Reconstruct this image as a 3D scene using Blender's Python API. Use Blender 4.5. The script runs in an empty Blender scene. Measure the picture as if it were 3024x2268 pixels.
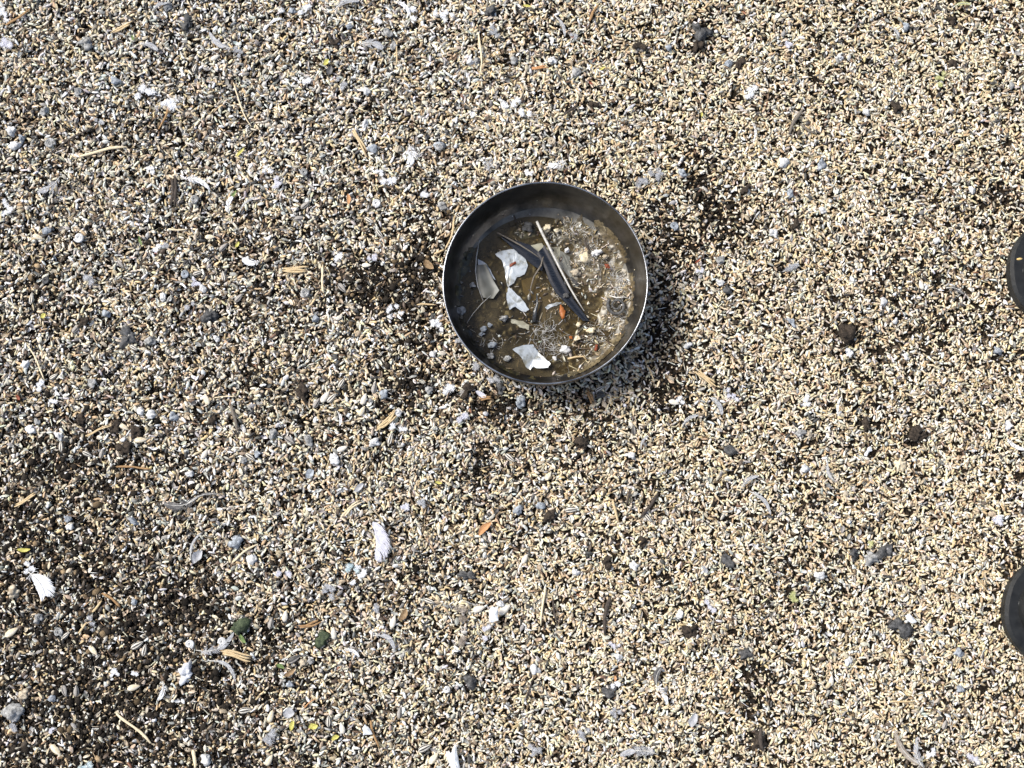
import bpy, math, random
import numpy as np
from mathutils import Vector, Matrix

random.seed(7)
rng = np.random.default_rng(11)
S = bpy.context.scene
COL = S.collection
R = math.radians

# ------------------------------------------------------------------ camera, sky, sun, exposure
TILT = R(8.0)
DIST = 1.40
PXM = 0.325e-3                       # metres per photo pixel on the ground at the picture's centre
LENS = 36.0 * DIST / (3024 * PXM)
FPX = 3024 * LENS / 36.0
cam_d = bpy.data.cameras.new('camera')
cam = bpy.data.objects.new('camera', cam_d)
COL.objects.link(cam)
cam_d.lens = LENS
cam_d.sensor_width = 36.0
cam_d.clip_start = 0.01
cam_d.clip_end = 500
cam.location = (0, -DIST * math.sin(TILT), DIST * math.cos(TILT))
cam.rotation_euler = (TILT, 0, 0)
S.camera = cam

SUN_EL = R(52)
SUN_AZ = math.atan2(0.42, -0.9)      # where the light comes from: the left, a little from the top
sx, sy, sz = math.cos(SUN_EL) * math.cos(SUN_AZ), math.cos(SUN_EL) * math.sin(SUN_AZ), math.sin(SUN_EL)
w = bpy.data.worlds.new('World')
S.world = w
w.use_nodes = True
nt = w.node_tree
bg = nt.nodes['Background']
sky = nt.nodes.new('ShaderNodeTexSky')
sky.sky_type = 'NISHITA'
sky.sun_disc = False
sky.sun_elevation = SUN_EL
sky.sun_rotation = math.atan2(sx, sy)
sky.dust_density = 4.0
sky.air_density = 1.0
nt.links.new(sky.outputs[0], bg.inputs[0])
bg.inputs[1].default_value = 0.12
sl = bpy.data.lights.new('sun', 'SUN')
sl.energy = 2.8
sl.angle = R(20)
sl.color = (1.0, 0.985, 0.93)
so = bpy.data.objects.new('sun', sl)
COL.objects.link(so)
so.rotation_euler = Vector((sx, sy, sz)).to_track_quat('Z', 'Y').to_euler()
so.location = (-2, 1, 3)
S.view_settings.view_transform = 'Standard'
S.view_settings.look = 'None'
S.view_settings.gamma = 1
S.view_settings.exposure = 0.45


def W(px, py, z=0.0):
    """photo pixel -> point at height z on that line of sight (used once, to measure where a thing lies)"""
    dx, dy = (px - 1512) / FPX, -(py - 1134) / FPX
    d = Vector((dx, dy * math.cos(TILT) + math.sin(TILT), dy * math.sin(TILT) - math.cos(TILT)))
    c = Vector(cam.location)
    t = (z - c.z) / d.z
    return c + d * t


def to_px(x, y, z=0.0):
    """vectorised world -> photo pixel, for looking up how the litter varies over the ground"""
    cx, cy, cz = 0, -DIST * math.sin(TILT), DIST * math.cos(TILT)
    X, Y, Z = x - cx, y - cy, z - cz
    u = Y * math.cos(TILT) + Z * math.sin(TILT)
    f = Y * math.sin(TILT) - Z * math.cos(TILT)
    return 1512 + FPX * X / f, 1134 - FPX * u / f


# ------------------------------------------------------------------ smooth value noise
class VN:
    def __init__(self, seed, cell):
        self.g = np.random.default_rng(seed).random((128, 128))
        self.c = cell

    def __call__(self, x, y):
        u, v = np.asarray(x) / self.c + 500.0, np.asarray(y) / self.c + 500.0
        i, j = np.floor(u).astype(int), np.floor(v).astype(int)
        a, b = u - i, v - j
        a, b = a * a * (3 - 2 * a), b * b * (3 - 2 * b)
        g = self.g
        i0, j0, i1, j1 = i % 128, j % 128, (i + 1) % 128, (j + 1) % 128
        return (g[i0, j0] * (1 - a) + g[i1, j0] * a) * (1 - b) + (g[i0, j1] * (1 - a) + g[i1, j1] * a) * b


N1, N2, N3, N4, N5 = VN(1, .19), VN(2, .06), VN(3, .022), VN(4, .011), VN(5, .035)


def relief(x, y):
    return 0.010 * (N1(x, y) - .5) + 0.006 * (N2(x, y) - .5) + 0.0035 * (N3(x, y) - .5)


# ------------------------------------------------------------------ materials
def new_mat(name):
    m = bpy.data.materials.new(name)
    m.use_nodes = True
    n = m.node_tree
    return m, n, n.nodes['Principled BSDF']


def mat(name, c1, c2=None, rough=.75, scale=400, detail=3, stretch=(1, 1, 1), bump=0, metallic=0, spec=.3, trans=0, c3=None, pos=(.35, .65)):
    m, n, b = new_mat(name)
    b.inputs['Roughness'].default_value = rough
    b.inputs['Metallic'].default_value = metallic
    b.inputs['Specular IOR Level'].default_value = spec
    if c2 is None:
        b.inputs['Base Color'].default_value = (*c1, 1)
    if c2 is not None or bump:
        tc = n.nodes.new('ShaderNodeTexCoord')
        mp = n.nodes.new('ShaderNodeMapping')
        mp.inputs['Scale'].default_value = stretch
        nz = n.nodes.new('ShaderNodeTexNoise')
        nz.inputs['Scale'].default_value = scale
        nz.inputs['Detail'].default_value = detail
        nz.inputs['Roughness'].default_value = .65
        n.links.new(tc.outputs['Object'], mp.inputs[0])
        n.links.new(mp.outputs[0], nz.inputs[0])
        if c2 is not None:
            cr = n.nodes.new('ShaderNodeValToRGB')
            e = cr.color_ramp.elements
            e[0].position, e[0].color = pos[0], (*c1, 1)
            e[1].position, e[1].color = pos[1], (*c2, 1)
            if c3:
                k = e.new(min(.98, pos[1] + .12))
                k.color = (*c3, 1)
            n.links.new(nz.outputs[0], cr.inputs[0])
            n.links.new(cr.outputs[0], b.inputs['Base Color'])
        if bump:
            bp = n.nodes.new('ShaderNodeBump')
            bp.inputs['Strength'].default_value = .8
            bp.inputs['Distance'].default_value = bump
            n.links.new(nz.outputs[0], bp.inputs['Height'])
            n.links.new(bp.outputs[0], b.inputs['Normal'])
    if trans:                                    # thin leaf-like things let some light through
        out = n.nodes['Material Output']
        tr = n.nodes.new('ShaderNodeBsdfTranslucent')
        tr.inputs[0].default_value = (*(c2 or c1), 1)
        mx = n.nodes.new('ShaderNodeMixShader')
        mx.inputs[0].default_value = trans
        n.links.new(b.outputs[0], mx.inputs[1])
        n.links.new(tr.outputs[0], mx.inputs[2])
        n.links.new(mx.outputs[0], out.inputs[0])
    return m


def tone_mat(name, rough=.6, spec=.35, mottle=.35, scale=900):
    """litter: each grain has its own colour (attribute 'tone'), mottled by noise"""
    m, n, b = new_mat(name)
    a = n.nodes.new('ShaderNodeAttribute')
    a.attribute_name = 'tone'
    tc = n.nodes.new('ShaderNodeTexCoord')
    nz = n.nodes.new('ShaderNodeTexNoise')
    nz.inputs['Scale'].default_value = scale
    nz.inputs['Detail'].default_value = 2
    mr = n.nodes.new('ShaderNodeMapRange')
    mr.inputs[1].default_value, mr.inputs[2].default_value = .3, .7
    mr.inputs[3].default_value, mr.inputs[4].default_value = 1 - mottle, 1 + mottle * .5
    mx = n.nodes.new('ShaderNodeVectorMath')
    mx.operation = 'SCALE'
    n.links.new(tc.outputs['Object'], nz.inputs[0])
    n.links.new(nz.outputs[0], mr.inputs[0])
    n.links.new(a.outputs['Color'], mx.inputs[0])
    n.links.new(mr.outputs[0], mx.inputs['Scale'])
    n.links.new(mx.outputs[0], b.inputs['Base Color'])
    b.inputs['Roughness'].default_value = rough
    b.inputs['Specular IOR Level'].default_value = spec
    return m


M = dict(
    straw=mat('dry_straw', (.46, .32, .16), (.68, .55, .34), .6, 260, 3, (1, 9, 9)),
    pale_straw=mat('pale_straw', (.62, .50, .32), (.80, .70, .50), .6, 260, 3, (1, 9, 9)),
    brown_straw=mat('brown_straw', (.20, .11, .05), (.45, .28, .13), .7, 260, 3, (1, 9, 9)),
    orange_straw=mat('orange_straw', (.42, .19, .07), (.60, .34, .17), .7, 260, 3, (1, 9, 9)),
    dark_twig=mat('dark_twig', (.025, .02, .017), (.10, .08, .065), .8, 300, 3, (1, 6, 6)),
    grey_twig=mat('grey_twig', (.10, .085, .07), (.24, .21, .17), .8, 300, 3, (1, 6, 6)),
    white_feather=mat('white_feather', (.80, .82, .87), (.92, .93, .95), .6, 300, 2, trans=.25),
    grey_feather=mat('grey_feather', (.34, .35, .37), (.58, .59, .62), .65, 220, 2, trans=.25),
    dark_feather=mat('dark_feather', (.05, .05, .055), (.17, .165, .16), .6, 220, 2, trans=.1),
    brown_feather=mat('brown_feather', (.22, .18, .14), (.46, .41, .35), .65, 220, 2, trans=.2),
    lilac_feather=mat('lilac_feather', (.60, .60, .68), (.80, .80, .86), .6, 220, 2, trans=.25),
    blue_feather=mat('pale_blue_feather', (.35, .50, .56), (.70, .78, .80), .6, 220, 2, trans=.25),
    yellow_feather=mat('yellow_green_feather', (.40, .42, .16), (.66, .66, .36), .7, 220, 2, trans=.2),
    quill=mat('quill', (.42, .40, .36), (.66, .65, .61), .4, 300),
    white_stone=mat('chalky_white', (.42, .42, .41), (.80, .80, .80), .85, 330, 4, bump=.0008, c3=(.9, .9, .92)),
    grey_stone=mat('grey_crust', (.13, .13, .125), (.46, .46, .45), .85, 380, 4, bump=.0008, c3=(.72, .72, .73)),
    blue_stone=mat('blue_grey_crust', (.14, .155, .17), (.44, .48, .53), .8, 330, 4, bump=.0008, c3=(.72, .75, .8)),
    tan_stone=mat('tan_crust', (.30, .24, .17), (.60, .53, .41), .85, 330, 4, bump=.0008),
    dark_stone=mat('dark_crust', (.03, .03, .03), (.13, .13, .13), .7, 330, 4, bump=.0008, c3=(.32, .33, .35)),
    soil_clod=mat('soil_clod', (.018, .014, .011), (.075, .058, .043), .95, 420, 4, bump=.001),
    hull_pale=mat('hull_pale', (.60, .55, .46), (.78, .74, .66), .6, 300, 2, (1, 6, 6)),
    hull_dark=mat('hull_dark', (.03, .03, .03), (.09, .085, .08), .5, 300, 2, (1, 6, 6)),
    hull_grey=mat('hull_grey', (.24, .22, .20), (.44, .41, .37), .6, 300, 2, (1, 6, 6)),
    cream_hull=mat('cream_hull', (.58, .47, .30), (.80, .72, .54), .5, 300, 2, (1, 4, 4)),
    yellow_leaf=mat('yellow_leaf', (.42, .40, .08), (.72, .66, .20), .6, 400, trans=.2),
    green_leaf=mat('green_leaf', (.06, .11, .03), (.24, .33, .12), .6, 400, trans=.2),
    dark_green=mat('dark_green_lump', (.02, .03, .018), (.09, .115, .06), .8, 330, 4, bump=.0008),
    brown_leaf=mat('brown_leaf', (.16, .10, .05), (.36, .25, .14), .7, 300, trans=.1),
    red_bit=mat('red_bit', (.16, .035, .015), (.28, .08, .04), .5, 300),
    paper=mat('torn_white_paper', (.56, .59, .62), (.74, .77, .80), .45, 120, 3, spec=.5),
    rubber=mat('black_rubber', (.006, .0065, .0065), (.018, .019, .019), .42, 90, 5, spec=.45, bump=.0003),
    rubber_dusty=mat('dusty_rubber', (.010, .0105, .0105), (.034, .034, .032), .6, 120, 5, bump=.0003),
    lining=mat('boot_lining', (.05, .05, .05), None, .9),
)

# ------------------------------------------------------------------ mesh helpers
class MB:
    """collects shapes and links them as ONE mesh object"""
    def __init__(s):
        s.v, s.f, s.mi = [], [], []

    def add(s, vs, fs, mi=0):
        o = len(s.v)
        s.v += [tuple(p) for p in vs]
        s.f += [tuple(i + o for i in f) for f in fs]
        s.mi += [mi] * len(fs)

    def ribbon(s, pts, ws, up=(0, 0, 1), mi=0):
        n = len(pts)
        vs = []
        for i, p in enumerate(pts):
            p = Vector(p)
            d = Vector(pts[min(i + 1, n - 1)]) - Vector(pts[max(i - 1, 0)])
            t = d.cross(Vector(up))
            t = t.normalized() if t.length > 1e-12 else Vector((1, 0, 0))
            vs += [p + t * ws[i] / 2, p - t * ws[i] / 2]
        s.add(vs, [(2 * i, 2 * i + 1, 2 * i + 3, 2 * i + 2) for i in range(n - 1)], mi)

    def tube(s, pts, rs, n=7, flat=1.0, mi=0, cap=True, rag=0):
        vs, k = [], len(pts)
        for i, p in enumerate(pts):
            p = Vector(p)
            d = (Vector(pts[min(i + 1, k - 1)]) - Vector(pts[max(i - 1, 0)])).normalized()
            a = d.cross(Vector((0, 0, 1)))
            a = a.normalized() if a.length > 1e-6 else Vector((1, 0, 0))
            b = a.cross(d)
            for j in range(n):
                t = 2 * math.pi * j / n
                q = p + (a * math.cos(t) + b * math.sin(t) * flat) * rs[i]
                if rag and i in (0, k - 1):
                    q += d * random.uniform(-rag, rag)
                vs.append(q)
        fs = [(i * n + j, i * n + (j + 1) % n, (i + 1) * n + (j + 1) % n, (i + 1) * n + j) for i in range(k - 1) for j in range(n)]
        if cap:
            fs += [tuple(reversed(range(n))), tuple(range((k - 1) * n, k * n))]
        s.add(vs, fs, mi)

    def build(s, name, mats, parent=None, loc=None, rz=0, smooth=True):
        me = bpy.data.meshes.new(name)
        me.from_pydata(s.v, [], s.f)
        for m in (mats if isinstance(mats, (list, tuple)) else [mats]):
            me.materials.append(m)
        if len(me.materials) > 1:
            me.polygons.foreach_set('material_index', s.mi)
        me.polygons.foreach_set('use_smooth', [smooth] * len(s.f))
        me.update()
        o = bpy.data.objects.new(name, me)
        COL.objects.link(o)
        if parent:
            o.parent = parent
        if loc is not None:
            o.location = loc
        o.rotation_euler.z = rz
        return o


def tag(o, label=None, cat=None, group=None, kind=None):
    if label: o['label'] = label
    if cat: o['category'] = cat
    if group: o['group'] = group
    if kind: o['kind'] = kind
    return o


def empty(name, loc, rz=0):
    o = bpy.data.objects.new(name, None)
    o.empty_display_size = .01
    COL.objects.link(o)
    o.location = loc
    o.rotation_euler.z = rz
    return o


def np_mesh(name, v, tri, col, m, smooth=True):
    me = bpy.data.meshes.new(name)
    me.vertices.add(len(v))
    me.vertices.foreach_set('co', np.ascontiguousarray(v, dtype=np.float32).ravel())
    nf = len(tri)
    me.loops.add(nf * 3)
    me.loops.foreach_set('vertex_index', np.ascontiguousarray(tri, dtype=np.int32).ravel())
    me.polygons.add(nf)
    me.polygons.foreach_set('loop_start', np.arange(0, nf * 3, 3, dtype=np.int32))
    me.polygons.foreach_set('use_smooth', np.full(nf, smooth))
    if col is not None:
        a = me.attributes.new('tone', 'FLOAT_COLOR', 'POINT')
        c = np.ones((len(v), 4), dtype=np.float32)
        c[:, :3] = col
        a.data.foreach_set('color', c.ravel())
    me.materials.append(m)
    me.update(calc_edges=True)
    o = bpy.data.objects.new(name, me)
    COL.objects.link(o)
    return o


# ------------------------------------------------------------------ grain templates (unit length along x)
def t_spindle(n=5, rings=((-.34, .36), (-.02, .5), (.32, .37)), bend=0.0):
    v = [(-.5, 0, -bend)]
    tone = [.72]
    for x, r in rings:
        for j in range(n):
            t = 2 * math.pi * j / n
            v.append((x, r * math.cos(t), r * math.sin(t) + bend * (1 - 8 * x * x) * .5))
            tone.append(1.0 if j else .8)
    v.append((.5, 0, -bend))
    tone.append(.6)
    f, k = [], len(rings)
    for j in range(n):
        f.append((0, 1 + (j + 1) % n, 1 + j))
        for i in range(k - 1):
            a, b = 1 + i * n + j, 1 + i * n + (j + 1) % n
            f += [(a, b, b + n), (a, b + n, a + n)]
        f.append((1 + (k - 1) * n + j, 1 + (k - 1) * n + (j + 1) % n, 1 + k * n))
    return np.array(v), np.array(f), np.array(tone)


def t_husk():
    v, tone = [], []
    for i in range(5):
        u = -1 + .5 * i
        r = max(.06, (1 - u * u)) ** .55
        for j in range(4):
            a = math.pi * j / 3
            v.append((.5 * u, .5 * r * math.cos(a), -.42 * r * math.sin(a) + .1 * u * u))
            tone.append(1.0 if j in (0, 3) else .72)
    f = []
    for i in range(4):
        for j in range(3):
            a = i * 4 + j
            f += [(a, a + 1, a + 5), (a, a + 5, a + 4)]
    return np.array(v), np.array(f), np.array(tone)


def t_crumb(seed):
    r = np.random.default_rng(seed)
    p = (1 + 5 ** .5) / 2
    v = np.array([(-1, p, 0), (1, p, 0), (-1, -p, 0), (1, -p, 0), (0, -1, p), (0, 1, p), (0, -1, -p), (0, 1, -p), (p, 0, -1), (p, 0, 1), (-p, 0, -1), (-p, 0, 1)], float)
    v /= 1.9 * 2
    v *= r.uniform(.65, 1.25, (12, 1))
    f = np.array([(0, 11, 5), (0, 5, 1), (0, 1, 7), (0, 7, 10), (0, 10, 11), (1, 5, 9), (5, 11, 4), (11, 10, 2), (10, 7, 6), (7, 1, 8),
                  (3, 9, 4), (3, 4, 2), (3, 2, 6), (3, 6, 8), (3, 8, 9), (4, 9, 5), (2, 4, 11), (6, 2, 10), (8, 6, 7), (9, 8, 1)])
    return v, f, r.uniform(.8, 1.15, 12)


def t_chip():
    v = np.array([(-.5, -.1, 0), (-.25, -.42, .05), (.3, -.36, 0), (.5, .05, .06), (.2, .45, 0), (-.3, .34, .04), (0, 0, .12), (0, 0, -.03)])
    f = []
    for i in range(6):
        f += [(i, (i + 1) % 6, 6), ((i + 1) % 6, i, 7)]
    return v, np.array(f), np.array([.85, 1, 1, .85, 1, 1, 1.05, .9])


def t_needle():
    v, f, _ = t_spindle(3, ((-.3, .4), (.05, .5), (.3, .4)), .06)
    return v, f, np.ones(len(v))


def rot(yaw, pitch, roll):
    cy, sy_, cp, sp, cr, sr = np.cos(yaw), np.sin(yaw), np.cos(pitch), np.sin(pitch), np.cos(roll), np.sin(roll)
    m = np.empty((len(yaw), 3, 3))
    m[:, 0, 0] = cy * cp; m[:, 0, 1] = cy * sp * sr - sy_ * cr; m[:, 0, 2] = cy * sp * cr + sy_ * sr
    m[:, 1, 0] = sy_ * cp; m[:, 1, 1] = sy_ * sp * sr + cy * cr; m[:, 1, 2] = sy_ * sp * cr - cy * sr
    m[:, 2, 0] = -sp; m[:, 2, 1] = cp * sr; m[:, 2, 2] = cp * cr
    return m


def scatter(parts, T, pos, ang, scl, col):
    v, f, tone = T
    n, k = len(pos), len(v)
    P = np.einsum('nij,nkj->nki', rot(*ang), v[None] * scl[:, None, :]) + pos[:, None, :]
    F = (f[None] + (np.arange(n) * k)[:, None, None]).reshape(-1, 3)
    C = (col[:, None, :] * tone[None, :, None]).reshape(-1, 3)
    parts.append((P.reshape(-1, 3), F, C))


def join(name, parts, m):
    o, V, F, C = 0, [], [], []
    for v, f, c in parts:
        V.append(v); F.append(f + o); C.append(c)
        o += len(v)
    return np_mesh(name, np.concatenate(V), np.concatenate(F), np.clip(np.concatenate(C), 0, .93), m)


# ------------------------------------------------------------------ the bowl's place
BOWL_H = 0.055
_c = W(1609.4, 835, BOWL_H)
BX, BY = _c.x, _c.y
RIM = 0.0960
BT = R(1.7)                                     # the bowl leans a little to the lower left
BAXIS = Vector((-.6, -.8, 0)).normalized()      # downhill direction
BROT = Matrix.Rotation(BT, 4, Vector((0, 0, 1)).cross(BAXIS).normalized())
BLOC = Vector((BX, BY, 0.003)) - (BROT @ Vector((0, 0, BOWL_H)) - Vector((0, 0, BOWL_H)))

# ------------------------------------------------------------------ how the litter varies: bare soil patches and mixed zones
SOIL = [  # photo px x, y, radius x, radius y, turn, amount
    (180, 2080, 520, 330, 0, .66), (150, 1560, 300, 260, 0, .46), (480, 1800, 330, 190, 10, .36), (240, 1380, 200, 120, 0, .25), (90, 900, 160, 300, 0, .18),
    (620, 2180, 200, 130, 0, .25), (2105, 600, 75, 150, -35, .95), (2010, 720, 80, 90, 0, .75), (1960, 860, 50, 180, 0, .55), (1990, 1020, 70, 110, 0, .7),
    (1955, 1165, 62, 75, 0, .98), (1450, 1195, 90, 48, 0, .95), (1500, 1235, 70, 40, 0, .6), (1110, 850, 120, 90, 0, .65), (1190, 1130, 70, 90, 0, .8), (1240, 1000, 60, 120, 0, .55),
    (1415, 1370, 28, 70, 0, .8), (1240, 720, 55, 170, 0, .45), (620, 1060, 300, 180, 0, .16), (2498, 983, 45, 32, 0, .8), (2700, 1290, 42, 30, 0, .9),
    (2650, 830, 140, 170, 0, .30), (2760, 960, 110, 120, 0, .30), (2280, 860, 60, 70, 0, .35), (2225, 2060, 62, 240, 0, .52), (2335, 1740, 130, 100, 0, .42), (2420, 1480, 130, 50, 0, .28),
    (2960, 600, 110, 110, 0, .35), (2070, 110, 55, 60, 0, .5), (510, 690, 60, 40, 0, .35), (690, 760, 80, 50, 0, .25), (2960, 1000, 90, 160, 0, .3), (2990, 1660, 60, 50, 0, .7),
    (2690, 560, 60, 40, 0, .3), (1010, 590, 70, 50, 0, .3), (1750, 1230, 60, 30, 0, .45), (1620, 1190, 80, 22, 0, .6), (1900, 1450, 60, 30, -40, .4), (820, 900, 120, 80, 0, .3),
    (1130, 1330, 60, 60, 0, .5), (930, 1250, 160, 90, 0, .22), (1560, 90, 90, 60, 0, .3), (2600, 1010, 120, 60, 0, .3), (2400, 1330, 40, 90, 0, .25), (3000, 2100, 70, 120, 0, .4),
    (2190, 1180, 60, 40, 0, .35), (1700, 1330, 60, 50, 0, .3), (300, 500, 90, 60, 0, .2), (1090, 2130, 90, 40, 0, .25), (560, 1400, 160, 70, 0, .3)]


def fields(x, y):
    px, py = to_px(x, y)
    nz = .55 * N5(x, y) + .45 * N3(y + .3, x)
    s = np.zeros_like(px)
    for bx, by, rx, ry, t, a in SOIL:
        c, q = math.cos(R(t)), math.sin(R(t))
        u, v = px - bx, py - by
        g = a * np.exp(-(((u * c + v * q) / rx) ** 2 + ((v * c - u * q) / ry) ** 2))
        s = 1 - (1 - s) * (1 - g)
    s = np.clip(s * (.45 + 1.1 * nz) + .28 * np.clip(nz - .56, 0, 1) * 3, 0, 1)
    mixed = np.clip((1900 - px) / 1300, 0, 1)                 # the left side is more mixed than the right
    mixed = np.clip(mixed + .35 * (N2(y, x) - .5), 0, 1)
    grey = np.clip(1 - np.hypot((px - 1000) / 1100, (py - 150) / 520), 0, 1) * .8
    return s, mixed, grey


PAL = np.array([(.73, .61, .41), (.83, .76, .61), (.56, .42, .25), (.66, .50, .28), (.17, .115, .07), (.88, .88, .84), (.42, .41, .375), (.075, .072, .066), (.26, .12, .07)])
WR = np.array([.38, .28, .11, .06, .055, .06, .035, .04, .001])
WL = np.array([.20, .20, .10, .06, .12, .10, .11, .13, .002])
WD = np.array([.20, .18, .14, .05, .26, .06, .07, .10, .001])


def pick(m, s, g):
    n = len(m)
    w_ = WR[None] * (1 - m[:, None]) + WL[None] * m[:, None]
    w_ = w_ * (1 - s[:, None]) + WD[None] * s[:, None]
    w_[:, 5] += g * .10
    w_[:, 6] += g * .16
    c = np.cumsum(w_ / w_.sum(1, keepdims=True), 1)
    k = (rng.random(n)[:, None] > c).sum(1).clip(0, 8)
    return PAL[k] * np.exp(rng.normal(0, .17, (n, 1))) * np.exp(rng.normal(0, .035, (n, 3))), k


XR, YR = .60, .47


def points(n):
    x, y = rng.uniform(-XR, XR, n), rng.uniform(-YR, YR, n) + .01
    k = np.hypot(x - BLOC.x, y - BLOC.y) > .0905
    x, y = x[k], y[k]
    s, m, g = fields(x, y)
    return x, y, s, m, g


# ------------------------------------------------------------------ ground (one sheet to the horizon)
def build_ground():
    fx = np.arange(-.70, .7001, .006)
    fy = np.arange(-.56, .5601, .006)
    far = np.array([.8, 1, 1.4, 2, 3, 5, 9, 16, 30, 60])
    xs = np.concatenate([-far[::-1], fx, far])
    ys = np.concatenate([-far[::-1], fy, far])
    X, Y = np.meshgrid(xs, ys, indexing='ij')
    Z = relief(X, Y) - .0015
    d = np.hypot(X - BLOC.x, Y - BLOC.y)
    Z = np.where(d < .100, np.minimum(Z, -.004), Z)
    V = np.stack([X, Y, Z], -1).reshape(-1, 3)
    n, k = X.shape
    a = (np.arange(n - 1)[:, None] * k + np.arange(k - 1)[None]).ravel()
    tri = np.concatenate([np.stack([a, a + k, a + k + 1], 1), np.stack([a, a + k + 1, a + 1], 1)])
    m, nd, b = new_mat('dark_soil_with_grain')
    tc = nd.nodes.new('ShaderNodeTexCoord')
    nz = nd.nodes.new('ShaderNodeTexNoise')
    nz.inputs['Scale'].default_value = 350
    nz.inputs['Detail'].default_value = 5
    cr = nd.nodes.new('ShaderNodeValToRGB')
    cr.color_ramp.elements[0].position, cr.color_ramp.elements[0].color = .35, (.010, .008, .006, 1)
    cr.color_ramp.elements[1].position, cr.color_ramp.elements[1].color = .75, (.060, .044, .030, 1)
    nd.links.new(tc.outputs['Object'], nz.inputs[0])
    nd.links.new(nz.outputs[0], cr.inputs[0])
    # far from the modelled litter the ground carries the same grain as a fine cell pattern
    vo = nd.nodes.new('ShaderNodeTexVoronoi')
    vo.inputs['Scale'].default_value = 260
    mpv = nd.nodes.new('ShaderNodeMapping')
    mpv.inputs['Scale'].default_value = (1, 1.6, 1)
    c2 = nd.nodes.new('ShaderNodeValToRGB')
    e = c2.color_ramp.elements
    e[0].position, e[0].color = 0, (.03, .024, .018, 1)
    e[1].position, e[1].color = 1, (.62, .50, .32, 1)
    k1 = e.new(.35); k1.color = (.12, .09, .06, 1)
    k2 = e.new(.5); k2.color = (.48, .37, .22, 1)
    sep = nd.nodes.new('ShaderNodeSeparateColor')
    nd.links.new(tc.outputs['Object'], mpv.inputs[0])
    nd.links.new(mpv.outputs[0], vo.inputs[0])
    nd.links.new(vo.outputs['Color'], sep.inputs[0])
    nd.links.new(sep.outputs[0], c2.inputs[0])
    sx_ = nd.nodes.new('ShaderNodeSeparateXYZ')
    nd.links.new(tc.outputs['Object'], sx_.inputs[0])

    def edge(out, lim):
        ab = nd.nodes.new('ShaderNodeMath'); ab.operation = 'ABSOLUTE'
        nd.links.new(out, ab.inputs[0])
        mr = nd.nodes.new('ShaderNodeMapRange')
        mr.inputs[1].default_value, mr.inputs[2].default_value = lim - .04, lim + .01
        nd.links.new(ab.outputs[0], mr.inputs[0])
        return mr.outputs[0]
    mxm = nd.nodes.new('ShaderNodeMath'); mxm.operation = 'MAXIMUM'
    nd.links.new(edge(sx_.outputs[0], XR), mxm.inputs[0])
    nd.links.new(edge(sx_.outputs[1], YR), mxm.inputs[1])
    mix = nd.nodes.new('ShaderNodeMixRGB')
    nd.links.new(mxm.outputs[0], mix.inputs[0])
    nd.links.new(cr.outputs[0], mix.inputs[1])
    nd.links.new(c2.outputs[0], mix.inputs[2])
    nd.links.new(mix.outputs[0], b.inputs['Base Color'])
    bp = nd.nodes.new('ShaderNodeBump')
    bp.inputs['Distance'].default_value = .003
    nd.links.new(nz.outputs[0], bp.inputs['Height'])
    nd.links.new(bp.outputs[0], b.inputs['Normal'])
    b.inputs['Roughness'].default_value = .95
    b.inputs['Specular IOR Level'].default_value = .1
    o = np_mesh('ground', V, tri, None, m)
    tag(o, 'dark brown soil ground showing between the scattered bird seed', 'ground', kind='structure')


build_ground()

GRAIN_M = tone_mat('grain', .5, .4, .30, 700)
CRUMB_M = tone_mat('crumbs', .9, .15, .45, 900)
HUSK_M = tone_mat('husks', .55, .4, .35, 800)


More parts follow.
